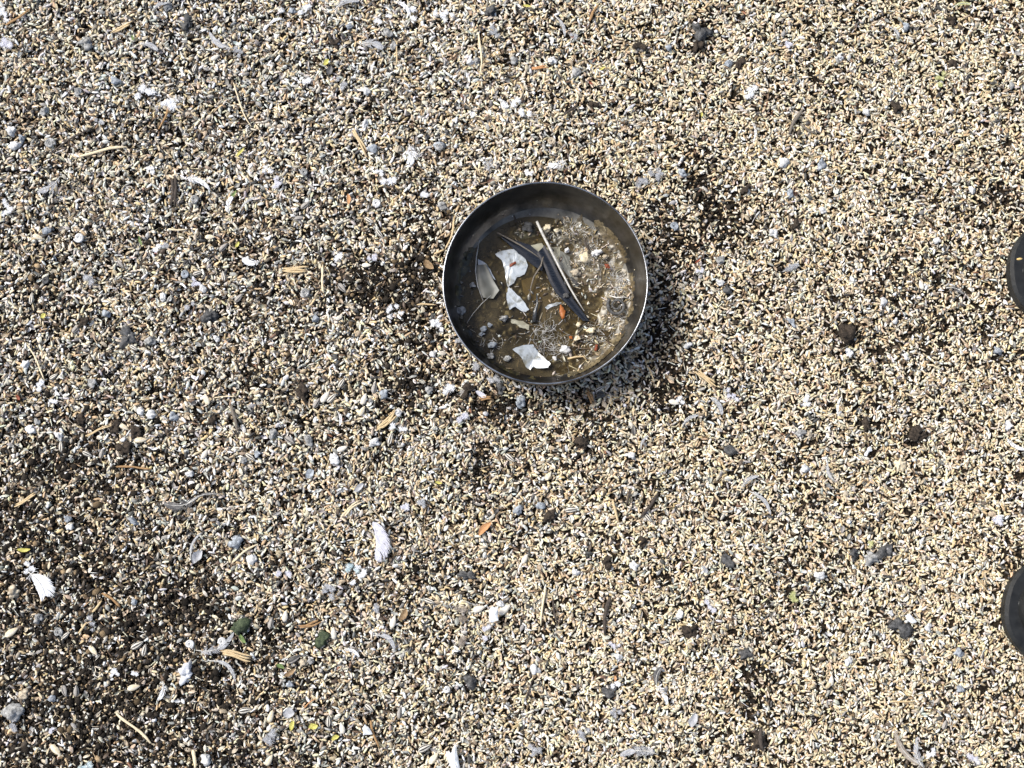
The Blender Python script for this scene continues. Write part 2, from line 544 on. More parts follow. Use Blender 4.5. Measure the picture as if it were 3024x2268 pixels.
def build_litter():
    # --- whole grains, several sizes
    parts = []
    for T, n, (l0, l1), (w0, w1) in ((t_spindle(), 98000, (.0046, .0074), (.32, .46)), (t_spindle(5, ((-.36, .30), (-.1, .5), (.28, .42)), .05), 34000, (.0056, .0090), (.24, .35)),
                                     (t_spindle(5, ((-.33, .42), (.0, .5), (.33, .42))), 36000, (.0018, .0034), (.6, .9))):
        x, y, s, m, g = points(n)
        keep = rng.random(len(x)) < (1 - s) ** 1.0 * (1 - .36 * m)
        x, y, s, m, g = x[keep], y[keep], s[keep], m[keep], g[keep]
        n = len(x)
        L = rng.uniform(l0, l1, n) * (1 + .12 * m)
        wd = rng.uniform(w0, w1, n)
        scl = np.stack([L, L * wd, L * wd * rng.uniform(.65, .95, n)], 1)
        z = relief(x, y) + rng.uniform(-.0004, .0036, n) * (1 - .5 * s)
        c, k = pick(m, s, g)
        scatter(parts, T, np.stack([x, y, z], 1), (rng.uniform(0, 6.283, n), rng.normal(0, .16, n), rng.uniform(0, 6.283, n)), scl, c)
    o = join('bird_seed', parts, GRAIN_M)
    tag(o, 'cream and tan grains of bird seed strewn thickly over the soil', 'bird seed', kind='stuff')
    # --- empty hulls and flat chips
    parts = []
    for T, n, (l0, l1), (w0, w1) in ((t_husk(), 46000, (.0042, .0078), (.36, .56)), (t_chip(), 34000, (.0022, .0055), (.6, 1.0))):
        x, y, s, m, g = points(n)
        keep = rng.random(len(x)) < (1 - .5 * s) * (.35 + .65 * m)
        x, y, s, m, g = x[keep], y[keep], s[keep], m[keep], g[keep]
        n = len(x)
        L = rng.uniform(l0, l1, n)
        wd = rng.uniform(w0, w1, n)
        scl = np.stack([L, L * wd, L * wd * rng.uniform(.6, .9, n)], 1)
        z = relief(x, y) + rng.uniform(.0006, .0042, n) * (1 - .15 * s)
        c, k = pick(np.clip(m + .35, 0, 1), s, np.clip(g + .25, 0, 1))
        c = c * .75 + c.mean(1, keepdims=True) * .25
        scatter(parts, T, np.stack([x, y, z], 1), (rng.uniform(0, 6.283, n), rng.normal(0, .3, n), rng.choice([0, math.pi], n) + rng.normal(0, .55, n)), scl, c)
    o = join('empty_husks', parts, HUSK_M)
    tag(o, 'pale and grey empty seed husks and chips lying among the grains', 'husks', kind='stuff')
    # --- chaff needles
    parts = []
    x, y, s, m, g = points(17000)
    keep = rng.random(len(x)) < .35 + .5 * m
    x, y, s, m, g = x[keep], y[keep], s[keep], m[keep], g[keep]
    n = len(x)
    L = rng.uniform(.005, .013, n) * rng.uniform(.6, 1, n)
    scl = np.stack([L, np.full(n, .0009) * rng.uniform(.6, 1.5, n), np.full(n, .0006)], 1)
    z = relief(x, y) + rng.uniform(.0012, .0042, n)
    c, k = pick(np.clip(m + .2, 0, 1), s, g)
    scatter(parts, t_needle(), np.stack([x, y, z], 1), (rng.uniform(0, 6.283, n), rng.normal(0, .15, n), rng.uniform(0, 6.283, n)), scl, c * .95)
    o = join('chaff', parts, HUSK_M)
    tag(o, 'fine dry slivers of chaff lying across the seed', 'chaff', kind='stuff')
    # --- soil crumbs and dust
    parts = []
    for i in range(4):
        x, y, s, m, g = points(52000)
        keep = rng.random(len(x)) < np.clip(.18 + .34 * m + .95 * s, 0, 1)
        x, y, s, m, g = x[keep], y[keep], s[keep], m[keep], g[keep]
        n = len(x)
        L = np.exp(rng.normal(math.log(.0014), .45, n)).clip(.0008, .0048) * (.85 + .45 * np.clip(s * m * 2, 0, 1))
        scl = np.stack([L * rng.uniform(.8, 1.4, n), L, L * .8], 1) * 1.5
        z = relief(x, y) + rng.uniform(-.0010, .0030, n) * (1 - .3 * s) + .0012 * s
        base = np.array((.022, .018, .014)) * (1 + .4 * (m * s)[:, None])
        c = base * np.exp(rng.normal(0, .4, (n, 1)))
        k = rng.random(n) < .12
        c[k] = np.array((.20, .145, .085)) * np.exp(rng.normal(0, .4, (k.sum(), 1)))
        scatter(parts, t_crumb(i), np.stack([x, y, z], 1), (rng.uniform(0, 6.283, n), rng.uniform(0, 6.283, n), rng.uniform(0, 6.283, n)), scl, c)
    o = join('soil_crumbs', parts, CRUMB_M)
    tag(o, 'dark brown crumbs of soil between and over the seed', 'soil crumbs', kind='stuff')
    parts = []
    x, y, s, m, g = points(42000)
    n = len(x)
    L = rng.uniform(.0008, .0019, n)
    z = relief(x, y) + rng.uniform(.0005, .0034, n) * (1 - .3 * s)
    c, k = pick(m, s * .3, g)
    scatter(parts, t_crumb(9), np.stack([x, y, z], 1), (rng.uniform(0, 6.283, n), rng.uniform(0, 6.283, n), rng.uniform(0, 6.283, n)), np.stack([L * 1.5, L, L], 1) * 1.2, c)
    o = join('seed_dust', parts, GRAIN_M)
    tag(o, 'tiny pale specks of cracked grain between the seeds', 'cracked grain', kind='stuff')


build_litter()
exec_after = []

# ------------------------------------------------------------------ labels: landmarks one can find, and a phrase for where a thing lies
MARKS = [
    (1116, 1590, 'the big curved white feather'), (113, 1722, 'the broad white feather at the left edge'), (1337, 2240, 'the white scrap at the bottom edge'),
    (3000, 805, 'the upper boot'), (3000, 1820, 'the lower boot'), (878, 797, 'the splintered straw chip'), (1418, 165, 'the long upright straw'),
    (303, 446, 'the long pale straw at top left'), (1212, 455, 'the splayed white feather'), (514, 565, 'the charcoal stick'), (2348, 355, 'the thick dark stick at top right'),
    (1360, 1850, 'the brownish down feather'), (1887, 2222, 'the fluffy grey feather at the bottom'), (395, 2150, 'the long straw at bottom left'), (706, 1935, 'the split woody straw'),
    (536, 1485, 'the dark grey feather'), (1917, 1496, 'the dark twig below the bowl'), (2656, 1370, 'the pale yellow crumb'), (2498, 983, 'the dark clod'),
    (2659, 1848, 'the black bark flake'), (2677, 2216, 'the brown feather at bottom right'), (211, 410, 'the thin dark stem at top left'), (470, 290, 'the streak of white fluff'),
    (1520, 318, 'the white down ball above the bowl'), (1790, 1820, 'the black stick at the bottom'), (1037, 1501, 'the slanting pale straw'), (1145, 1241, 'the broken straw bundle'),
    (701, 1855, 'the dark green lump'), (1942, 1997, 'the dark oval feather'), (2776, 230, 'the yellowish tuft at top right'), (1592, 200, 'the orange straw sliver'),
    (2989, 1267, 'the white down ball at the right edge'), (1065, 420, 'the short thick straw'), (1857, 323, 'the thin grey feather'), (1602, 1795, 'the upright pale straw at the bottom'),
    (150, 548, 'the grey fan feather at left'), (2218, 271, 'the white down tuft at top right'), (1926, 526, 'the grey fluff right of the bowl'), (2343, 787, 'the grey down star'),
    (677, 607, 'the white feather with green'), (1290, 955, 'the white fluff strand at the rim'), (722, 1630, 'the straw left of centre')]
USED = {}


def where(px, py, skip=0):
    out = []
    dr = math.hypot(px - 1610, py - 833)
    if dr < 430:
        a = math.degrees(math.atan2(833 - py, px - 1610)) % 360
        side = ['right', 'upper right', 'top', 'upper left', 'left', 'lower left', 'bottom', 'lower right'][int((a + 22.5) // 45) % 8]
        out.append(f"just outside the bowl's {side} rim" if dr < 360 else f"a little beyond the bowl's {side} rim")
    for d, mx, my, t in sorted((math.hypot(px - a, py - b), a, b, c) for a, b, c in MARKS):
        if d < 22:
            continue
        a = math.degrees(math.atan2(my - py, px - mx)) % 360
        out.append(['right of', 'up and right of', 'above', 'up and left of', 'left of', 'down and left of', 'below', 'down and right of'][int((a + 22.5) // 45) % 8] + ' ' + t)
        if len(out) > 6:
            break
    return out


def label(base, px, py):
    """base words plus a place phrase no other thing has"""
    base = ' '.join(base.split())
    for p in where(px, py):
        s = f'{base} {p}'
        if s not in USED and len(s.split()) <= 16:
            USED[s] = (px, py)
            return s
    s = f'{base} {where(px, py)[0]}'
    print('LABEL NOT UNIQUE', s)
    return s


def top(x, y, dz=.0035):
    return relief(x, y) + dz


def at(px, py, dz=.0035):
    p = W(px, py, .003)
    z = float(relief(p.x, p.y)) + dz
    p = W(px, py, z)
    return Vector((p.x, p.y, z))


def ang_px(x0, y0, x1, y1):
    return math.atan2(-(y1 - y0), x1 - x0)


# ------------------------------------------------------------------ straws and twigs
def straw(x0, y0, x1, y1, wpx, m, base, name='straw', cat='straw', bend=.04, n=7, split=0, dz=.0060, taper=.8):
    a, b = at(x0, y0, dz), at(x1, y1, dz + random.uniform(-.001, .001))
    mid = (a + b) / 2
    L = (b - a).length
    rz = math.atan2(b.y - a.y, b.x - a.x)
    r = wpx * PXM / 2
    mb = MB()
    k = 7
    strands = [(0, 1)] if not split else [((j - (split - 1) / 2) * 2 * r / split, 1 / split * 1.25) for j in range(split)]
    for off, sc in strands:
        l0, l1 = (-L / 2, L / 2) if not split else (-L / 2 + random.uniform(0, .22) * L, L / 2 - random.uniform(0, .22) * L)
        ph = random.uniform(0, 6)
        pts, rs = [], []
        for i in range(k):
            t = i / (k - 1)
            x = l0 + (l1 - l0) * t
            y = off * (1 + .5 * (t - .5)) + bend * L * (math.sin(math.pi * t) - .5) + random.uniform(-.05, .05) * r + .012 * L * math.sin(ph + 7 * t)
            z = (b.z - a.z) * (t - .5) + random.uniform(-.0003, .0003) + abs(off) * .1
            pts.append((x, y, z))
            rs.append(r * sc * (1 - (1 - taper) * t) * random.uniform(.85, 1.12) * (.6 if i in (0, k - 1) else 1))
        mb.tube(pts, rs, n, .6, rag=r * .7)
    o = mb.build(name, m, loc=mid, rz=rz)
    tag(o, label(base, (x0 + x1) / 2, (y0 + y1) / 2), cat, 'straws and stalks on the seed' if cat == 'straw' else 'twigs on the seed')
    return o


ST, PS, BS, OS, DT, GT = M['straw'], M['pale_straw'], M['brown_straw'], M['orange_straw'], M['dark_twig'], M['grey_twig']
for a in [
    (19, 74, 91, 26, 9, BS, 'reddish brown straw'), (326, 100, 392, 65, 11, ST, 'flat tan stalk chip', 2), (234, 460, 371, 431, 10, PS, 'long pale straw lying nearly level', 0),
    (687, 244, 739, 375, 5, PS, 'thin tapering pale straw'), (502, 309, 471, 381, 8, BS, 'curled brown straw'), (508, 309, 539, 335, 6, PS, 'short pale straw'),
    (1416, 96, 1420, 227, 7, PS, 'long thin straw standing upright in the picture'), (1042, 381, 1086, 457, 12, ST, 'short thick straw', 2), (1172, 122, 1172, 192, 5, ST, 'slim tan straw'),
    (1565, 203, 1620, 196, 10, OS, 'orange brown straw sliver', 2), (836, 798, 917, 795, 18, ST, 'splintered tan straw chip', 3), (952, 783, 954, 864, 8, PS, 'pale upright straw'),
    (1282, 750, 1312, 737, 7, ST, 'short straw stub touching the rim'), (1231, 899, 1287, 899, 6, ST, 'short level straw'), (498, 677, 550, 679, 6, PS, 'short pale straw'),
    (82, 1017, 134, 1123, 5, PS, 'thin long straw stem'), (247, 1291, 340, 1247, 7, ST, 'slanting double straw', 2), (632, 1174, 698, 1169, 4, PS, 'hair thin pale straw'),
    (684, 1659, 760, 1604, 7, PS, 'pale straw pointing up right'), (34, 1501, 107, 1456, 9, ST, 'forked tan straw', 2), (1001, 1532, 1073, 1470, 11, PS, 'ribbed pale straw lying aslant', 2),
    (1114, 1271, 1176, 1212, 18, ST, 'bundle of broken splintered straw', 4), (344, 2107, 447, 2193, 9, PS, 'long pale straw slanting down to the right'), (649, 1921, 760, 1950, 20, ST, 'split woody straw with ragged end', 3),
    (302, 1750, 357, 1791, 9, BS, 'brown flat stalk'), (273, 1808, 300, 1775, 8, ST, 'tan straw stub'), (570, 2213, 577, 2268, 12, PS, 'pale straw cut by the bottom edge'),
    (1610, 1740, 1596, 1848, 8, PS, 'long pale straw lying nearly upright'), (873, 1856, 949, 1835, 11, BS, 'brown straw splinter', 2), (1809, 1474, 1826, 1542, 8, ST, 'dull tan straw'),
    (1093, 2131, 1119, 2210, 9, BS, 'brown stalk leaning left'), (897, 2090, 932, 2062, 5, M['orange_straw'], 'thin reddish stalk'), (2629, 2072, 2701, 2072, 7, ST, 'short level straw'),
    (1345, 641, 1318, 738, 7, ST, 'thin bent tan stalk reaching the rim'), (2052, 1092, 2118, 1142, 14, ST, 'broken tan straw with frayed end', 3), (1733, 1150, 1752, 1190, 13, BS, 'short brown wood chip', 2),
    (1413, 1180, 1458, 1172, 11, BS, 'rust brown wood chip', 2), (1912, 1080, 1932, 1122, 6, ST, 'slim straw'), (232, 1870, 256, 1838, 7, ST, 'tan straw stub'), (1740, 60, 1765, 14, 9, BS, 'brown stalk at the top edge'),
    (2364, 368, 2408, 395, 9, GT, 'grey brown stalk'), (3000, 520, 3024, 500, 6, ST, 'short straw at the right edge'), (2880, 1700, 2912, 1742, 7, ST, 'pale stalk near the frame edge'),
    (1500, 860, 1500, 861, 1, None, None)]:
    if a[5]:
        straw(*a[:6], a[6], split=a[7] if len(a) > 7 else 0, bend=random.uniform(-.06, .06), taper=random.uniform(.6, .95))
for a in [
    (148, 452, 275, 371, 6, DT, 'thin dark stem'), (515, 508, 512, 622, 17, DT, 'charcoal black stick', 2), (2367, 323, 2329, 392, 13, M['grey_twig'], 'thick dark brown stick'),
    (2742, 10, 2755, 52, 6, DT, 'thin dark twig'), (684, 1199, 701, 1271, 12, GT, 'grey brown stick'), (344, 1377, 447, 1384, 7, BS, 'long thin brown twig'), (1943, 1460, 1891, 1532, 11, DT, 'dark crooked twig'),
    (1860, 1446, 1850, 1491, 7, DT, 'short dark twig'), (1631, 1770, 1646, 1848, 7, DT, 'thin dark twig'), (1798, 1764, 1783, 1872, 13, DT, 'black knotty stick'), (1706, 309, 1665, 340, 9, DT, 'small dark twig'),
    (2245, 2150, 2250, 2215, 14, DT, 'short black stick'), (1555, 2060, 1572, 2010, 6, DT, 'thin dark twig'), (1660, 490, 1700, 1300, 1, None, None), (405, 790, 440, 745, 6, DT, 'thin dark twig beside a red speck')]:
    if a[5]:
        straw(*a[:6], a[6], name='twig', cat='twig', split=a[7] if len(a) > 7 else 0, bend=random.uniform(-.08, .08))

# ------------------------------------------------------------------ feathers
def feather(px, py, Lpx, Wpx, deg, m, base, curve=.15, gap=.12, fluff=.25, shaft=True, lift=.0, up=.0085, cat='feather', asym=0):
    """vane of many barbs either side of a tapering shaft; deg = direction of the tip in the picture (0 right, 90 up)"""
    p = at(px, py, up)
    root = empty('feather', p, R(deg))
    L, Wd = Lpx * PXM, Wpx * PXM
    vane, sh = MB(), MB()

    def spine(t):
        x = (t - .5) * L
        return Vector((x, curve * L * (4 * t * (1 - t) - .6), lift * L * t * t + .0006 * math.sin(3 * t)))
    n = max(14, int(L / .00065))
    for side in (-1, 1):
        dropped = 0
        for i in range(n):
            t = .10 + .89 * i / (n - 1)
            if dropped > 0:
                dropped -= 1
                continue
            if random.random() < gap * .3:
                dropped = random.randint(1, 3)
            env = math.sin(math.pi * min(1, (t - .04) / .96) ** .8) ** .6 * (1 + asym * side)
            loose = t < fluff
            bl = Wd / 2 * env * (random.uniform(.6, 1.25) if loose else random.uniform(.88, 1.05))
            a = R(random.uniform(30, 95) if loose else random.uniform(36, 46))
            d = (spine(min(1, t + .02)) - spine(t - .02)).normalized()
            nn = Vector((-d.y, d.x, 0)) * side
            q0 = spine(t)
            dirn = d * math.cos(a) + nn * math.sin(a)
            q1 = q0 + dirn * bl * .5 + Vector((0, 0, random.uniform(-.0002, .0004) - abs(bl) * .02))
            q2 = q0 + (dirn * .72 + d * .28) * bl + Vector((0, 0, random.uniform(-.0006, .0008) * (3 if loose else 1) - bl * .10))
            ww = L / n * (.7 if loose else 1.5)
            vane.ribbon([q0, q1, q2], [ww, ww * 1.05, ww * .25])
    pts = [spine(t) + Vector((0, 0, .0002)) for t in (0, .15, .35, .55, .75, .9, 1)]
    sh.tube(pts, [.0005, .00048, .0004, .00032, .00024, .00015, .0001], 5)
    vane.build('vane', m, root)
    if shaft:
        sh.build('shaft', M['quill'], root)
    tag(root, label(base, px, py), cat, 'feathers on the seed')
    return root


def tuft(px, py, rpx, m, base, deg=None, el=None, n=None, up=.005, name='down_tuft', fan=None, wid=.00022):
    """a wisp of down: a few soft plumes of very fine, curling filaments, matted and uneven"""
    p = at(px, py, up)
    mb = MB()
    r = rpx * PXM * .88
    up += .0015
    p = at(px, py, up)
    el = el or random.uniform(1.0, 1.5)
    deg = random.uniform(0, 360) if deg is None else deg
    n = n or int(110 + rpx * 8)
    plumes = []
    for k in range(random.randint(3, 5) if el < 1.6 else 6):
        plumes.append((random.uniform(-.8, .8) * r * (el - .5), random.gauss(0, .16) * r, random.choice((0, math.pi)) + random.gauss(0, .75), random.uniform(.5, 1.0), random.uniform(-1.2, 1.2)))
    for i in range(n):
        ox, oy, pa, pl, pb = random.choice(plumes)
        s_ = random.random() ** .8
        stem = Vector((ox, oy, .0)) + Vector((math.cos(pa + pb * s_ * .5), math.sin(pa + pb * s_ * .5), .12)) * r * pl * s_ * .7
        a = pa + pb * s_ + random.choice((-1, 1)) * random.uniform(.2, 1.0)
        l = r * random.uniform(.2, .62) * (1.15 - .5 * s_)
        bend = random.gauss(0, 1.1)
        e = random.uniform(-.25, .45)
        pts, q = [], stem.copy()
        for k in range(5):
            pts.append(q.copy())
            aa = a + bend * k / 4
            q += Vector((math.cos(aa), math.sin(aa), math.sin(e) * (1 - k / 2.2))) * l / 4
        ws = [wid * random.uniform(.7, 1.7)] * 5
        ws[-1] *= .3
        mb.ribbon(pts, ws, up=(random.gauss(0, .4), random.gauss(0, .4), 1))
    o = mb.build(name, m, loc=p, rz=R(deg))
    tag(o, label(base, px, py), 'down feather', 'wisps of down on the seed')
    return o


WF, GF, DF, BF, LF, BLF, YF = (M[k + '_feather'] for k in ('white', 'grey', 'dark', 'brown', 'lilac', 'blue', 'yellow'))
# whole feathers: px, py, length, width, direction, material, words, extra
for f in [
    (1114, 1590, 120, 82, -80, LF, 'large curved white grey feather', dict(curve=.16, gap=.04, fluff=.1, shaft=False, asym=.2)), (113, 1720, 84, 104, -52, WF, 'broad white feather with a visible shaft', dict(curve=.1, gap=.03, fluff=.15)),
    (440, 136, 64, 30, -20, GF, 'small grey feather', dict(gap=.2)), (650, 126, 92, 34, 145, GF, 'ragged white grey feather', dict(gap=.25)), (148, 548, 78, 44, 215, GF, 'grey white fan feather', dict(gap=.2, fluff=.5)),
    (580, 537, 92, 30, -20, WF, 'narrow white feather', dict(gap=.3, fluff=.4)), (1191, 20, 66, 24, -42, WF, 'white pointed feather', dict(gap=.05)), (1022, 10, 78, 30, 20, GF, 'pale grey feather cut by the top edge', dict(gap=.2)),
    (1212, 455, 62, 50, -90, WF, 'splayed white feather', dict(gap=.4, fluff=.6)), (1097, 132, 70, 48, -10, GF, 'grey fan feather', dict(gap=.2, fluff=.5)), (1658, 76, 72, 20, -66, GF, 'slender grey feather', dict(curve=.12, gap=.1)),
    (1857, 323, 52, 14, 45, LF, 'thin pale feather with dark edge', dict(curve=.08)), (2227, 388, 66, 12, -86, WF, 'needle thin white feather', dict(gap=.1)), (2640, 90, 46, 18, -40, GF, 'small curved grey feather', dict(curve=.2)),
    (677, 605, 52, 32, 80, WF, 'white barbed feather with green at its tip', dict(gap=.35, fluff=.4)), (730, 601, 74, 14, 42, GF, 'slender blue grey feather', dict(gap=.2)), (742, 773, 54, 36, 170, WF, 'white herringbone feather', dict(gap=.3, fluff=.3)),
    (536, 1487, 96, 52, 190, DF, 'dark grey ragged feather', dict(gap=.3, fluff=.5)), (600, 1468, 110, 16, 16, DF, 'dark feather with long bare shaft', dict(gap=.6, fluff=.2)), (573, 1610, 84, 14, 70, GF, 'feather with thin pale shaft', dict(gap=.5)),
    (640, 1907, 118, 34, 25, GF, 'large bent grey feather', dict(curve=-.2, gap=.25, fluff=.5)), (665, 1972, 96, 22, -38, GF, 'curved wispy grey feather', dict(curve=.22, gap=.45)), (478, 2042, 56, 26, -105, WF, 'small frayed white feather', dict(gap=.4, fluff=.5)),
    (1140, 1890, 76, 28, -35, GF, 'curled silver feather', dict(curve=.25, gap=.4, fluff=.2)), (1040, 1925, 48, 20, -25, WF, 'small white wedge feather', dict(gap=.1)), (1003, 1235, 44, 14, -80, WF, 'tiny white feather', {}),
    (1942, 1997, 54, 36, 75, DF, 'dark translucent oval feather', dict(gap=.02, fluff=.1)), (1957, 2050, 62, 26, -60, WF, 'frayed white feather', dict(gap=.4, fluff=.5)), (1887, 2222, 108, 42, 182, GF, 'fluffy pale grey feather', dict(curve=-.12, gap=.08, fluff=.6)),
    (2677, 2216, 130, 34, 128, BF, 'brown feather with a pale shaft', dict(gap=.08, fluff=.15)), (2712, 2225, 90, 30, 100, GF, 'grey feather crossing the brown one', dict(gap=.2, fluff=.5)), (2840, 14, 60, 20, 10, YF, 'greenish grey feather', dict(gap=.2)),
    (2998, 1314, 66, 22, -32, WF, 'curved white feather cut by the right edge', dict(curve=-.14, gap=.05)), (2035, 1240, 62, 20, 35, GF, 'grey pointed feather', dict(gap=.2)), (2118, 1196, 64, 26, -55, GF, 'grey brown feather', dict(gap=.2)),
    (2477, 1200, 58, 14, 82, WF, 'thin white feather', {}), (2721, 1602, 34, 12, 70, WF, 'tiny white feather', {}), (1647, 484, 54, 40, 195, WF, 'fan of white barbs', dict(gap=.25, fluff=.5)), (2821, 855, 54, 26, -20, DF, 'dark wispy feather', dict(gap=.4, fluff=.5)),
    (2211, 1420, 62, 24, 35, GF, 'grey feather', dict(gap=.3, fluff=.4)), (2250, 1480, 90, 22, -48, GF, 'long frayed grey feather', dict(gap=.4, fluff=.3)), (1320, 890, 140, 20, -76, LF, 'long pale feather wedged against the bowl', dict(gap=.1, curve=.05)),
    (1660, 250, 5, 5, 0, None, '', {}), (470, 18, 54, 22, 30, GF, 'small grey feather', dict(gap=.2)), (2450, 1395, 60, 18, 110, GF, 'thin grey feather', dict(gap=.3)), (810, 64, 50, 18, 32, WF, 'small white feather', dict(gap=.2)),
    (1900, 1305, 46, 14, 62, GF, 'small dull feather', dict(gap=.3)), (2190, 700, 5, 5, 0, None, '', {})]:
    if f[5]:
        feather(*f[:7], **f[7])
# wisps of down
for f in [
    (430, 280, 36, WF, 'long wisp of white fluff', dict(el=1.8, deg=-28)), (508, 304, 34, WF, 'white fluff', dict(el=1.6, deg=8)), (17, 140, 34, LF, 'lilac fluff at the left edge', {}), (10, 48, 26, WF, 'white fluff in the corner', {}),
    (443, 508, 22, WF, 'round white fluff', {}), (900, 36, 28, WF, 'pale blue white wisp of down', dict(deg=60, el=1.3)), (1222, 30, 28, WF, 'white down', dict(deg=70, el=1.5)), (1300, 46, 30, WF, 'long white down streak', dict(el=1.8, deg=12)), (1128, 60, 26, WF, 'white down with spikes', {}),
    (904, 240, 24, WF, 'small white down', {}), (1010, 245, 26, GF, 'grey down', {}), (1510, 310, 34, WF, 'bright white ball of down', {}), (1545, 335, 28, WF, 'white down with a dark hook', dict(el=1.4, deg=-15)), (787, 495, 24, WF, 'white down', {}),
    (812, 533, 26, LF, 'blue white down', dict(fan=160, deg=-40)), (1444, 488, 34, GF, 'wispy grey down', dict(n=80)), (1157, 535, 30, WF, 'spiky white down', {}), (1121, 512, 20, WF, 'short white down', {}), (1555, 512, 18, WF, 'white down knot', {}),
    (1905, 532, 32, GF, 'wide grey fluff', dict(el=1.5, deg=20)), (1950, 515, 24, GF, 'grey white fluff', {}), (2218, 271, 32, WF, 'white down tuft', dict(el=1.3)), (14, 611, 28, WF, 'white down at the left edge', dict(el=1.3, deg=-40)),
    (456, 742, 24, WF, 'white down with a red speck', {}), (480, 725, 20, GF, 'small grey down', {}), (577, 831, 22, LF, 'lilac white down', {}), (258, 825, 32, GF, 'grey white down', dict(el=1.4)), (1256, 578, 22, WF, 'white down clot', {}),
    (1165, 912, 26, WF, 'bluish white down', dict(deg=-25, el=1.3)), (1272, 945, 24, WF, 'white fluff', dict(el=1.4, deg=-30)), (1300, 968, 24, WF, 'white fluff touching the wall', dict(el=1.5, deg=-10)), (1395, 1085, 28, GF, 'grey fluff', dict(el=1.5, deg=-30)),
    (1440, 1112, 30, GF, 'long grey fluff', dict(el=1.5, deg=-25)), (1353, 1010, 18, GF, 'small grey fluff', {}), (998, 752, 24, WF, 'white down', {}), (1107, 760, 22, LF, 'lilac down', {}), (2343, 787, 28, GF, 'star of grey down', {}),
    (2505, 1048, 22, WF, 'faint white down', {}), (117, 1142, 24, WF, 'white curl of down', {}), (151, 1183, 18, WF, 'white down crumb', {}), (1176, 1267, 24, WF, 'white down', {}), (1337, 1151, 30, WF, 'white frayed down', dict(el=1.4, deg=15)),
    (1032, 1680, 30, BLF, 'pale blue and white down', dict(el=1.2)), (1066, 1682, 26, WF, 'white down', {}), (842, 1692, 26, LF, 'grey lilac down', {}), (1370, 1235, 30, LF, 'mauve white fluff', dict(el=1.2, deg=70)), (90, 1672, 26, WF, 'white down above the broad feather', {}),
    (2118, 950, 1, None, '', {}), (2381, 1186, 24, WF, 'white down', {}), (2573, 1601, 16, YF, 'yellow green down', {}), (2776, 232, 26, YF, 'yellow green down tuft', {}), (2937, 1535, 28, LF, 'pale lilac down', {}), (2989, 1267, 26, WF, 'white down ball', {}),
    (337, 1990, 20, WF, 'small white down', {}), (399, 2000, 18, WF, 'white down curl', {}), (251, 2258, 28, BLF, 'pale blue down cut by the bottom edge', {}), (271, 1842, 20, GF, 'thin grey down', {}), (38, 2145, 24, GF, 'grey down', {}), (150, 2158, 16, LF, 'faint lilac down', {}),
    (1358, 1810, 34, BF, 'brown grey down feather', dict(deg=95, el=1.5)), (1362, 1885, 30, BF, 'brown fluffy down end', dict(deg=100, el=1.3)), (966, 1745, 30, GF, 'grey down', {}), (1048, 1708, 22, WF, 'white down curl', {}), (1117, 1785, 22, GF, 'grey down', dict(deg=80, el=1.4)),
    (794, 2172, 34, GF, 'wide grey down', dict(el=1.3)), (1816, 1902, 18, LF, 'lilac down', {}), (1816, 2018, 22, WF, 'white down with orange tip', {}), (1577, 2219, 26, GF, 'dark grey down', {}), (2098, 1792, 24, LF, 'lilac down', {}), (2342, 1772, 24, YF, 'grey green down', {}),
    (2869, 2240, 28, LF, 'grey lilac down', {}), (2743, 2222, 24, WF, 'white down', {}), (1430, 1863, 24, LF, 'lilac down streak', dict(deg=80, el=1.4)), (2067, 800, 18, LF, 'small lilac down', {}), (2160, 1165, 24, LF, 'blue grey down', {}), (2330, 130, 22, LF, 'grey blue down', {}),
    (1465, 100, 26, GF, 'grey down', {}), (560, 905, 22, GF, 'grey down', {}), (2080, 1690, 18, GF, 'grey down', {}), (1240, 1480, 22, GF, 'grey down', {}), (1196, 1500, 22, LF, 'grey white down', {}), (2000, 1185, 20, WF, 'white down', {}), (1820, 2100, 22, GF, 'pale fluff', {}),
    (1730, 2160, 26, GF, 'curly grey fluff', dict(deg=40, el=1.4)), (700, 150, 22, GF, 'grey down', {}), (1900, 340, 1, None, '', {}), (1690, 110, 20, GF, 'grey down', {}), (300, 350, 22, GF, 'grey down', {})]:
    if f[3]:
        tuft(*f[:5], **f[5])

# ------------------------------------------------------------------ pebbles, droppings, clods
def ico(sub):
    import bmesh
    bm = bmesh.new()
    bmesh.ops.create_icosphere(bm, subdivisions=sub, radius=1)
    v = np.array([p.co[:] for p in bm.verts])
    f = [tuple(q.index for q in p.verts) for p in bm.faces]
    bm.free()
    return v, f


ICO3 = ico(3)


def lump_verts(seed, rough, flat=.7):
    r = np.random.default_rng(seed)
    v, f = ICO3
    d = np.ones(len(v))
    for k in range(14):
        ax = r.normal(size=3); ax /= np.linalg.norm(ax)
        fr = r.uniform(1.5, 7)
        d += rough / fr * 1.3 * np.sin(fr * (v @ ax) * 2 + r.uniform(0, 6))
    for k in range(5):                                   # a few flats and dents
        ax = r.normal(size=3); ax /= np.linalg.norm(ax)
        h = v @ ax
        lim = r.uniform(.55, .85)
        d = np.where(h > lim, d * (lim / np.maximum(h, .01)) ** .8, d)
    q = v * d[:, None] * np.array([r.uniform(.95, 1.2), r.uniform(.8, 1.0), flat])
    return q, f


def lump(px, py, rpx, m, base, name='pebble', cat='pebble', group='pale crusted pebbles and droppings', rough=.22, flat=.72, up=.0045):
    p = at(px, py, up)
    v, f = lump_verts(int(px * 7 + py), rough, flat)
    mb = MB()
    mb.add(v * rpx * PXM, f)
    o = mb.build(name, m, loc=p, rz=random.uniform(0, 6))
    tag(o, label(base, px, py), cat, group)
    return o


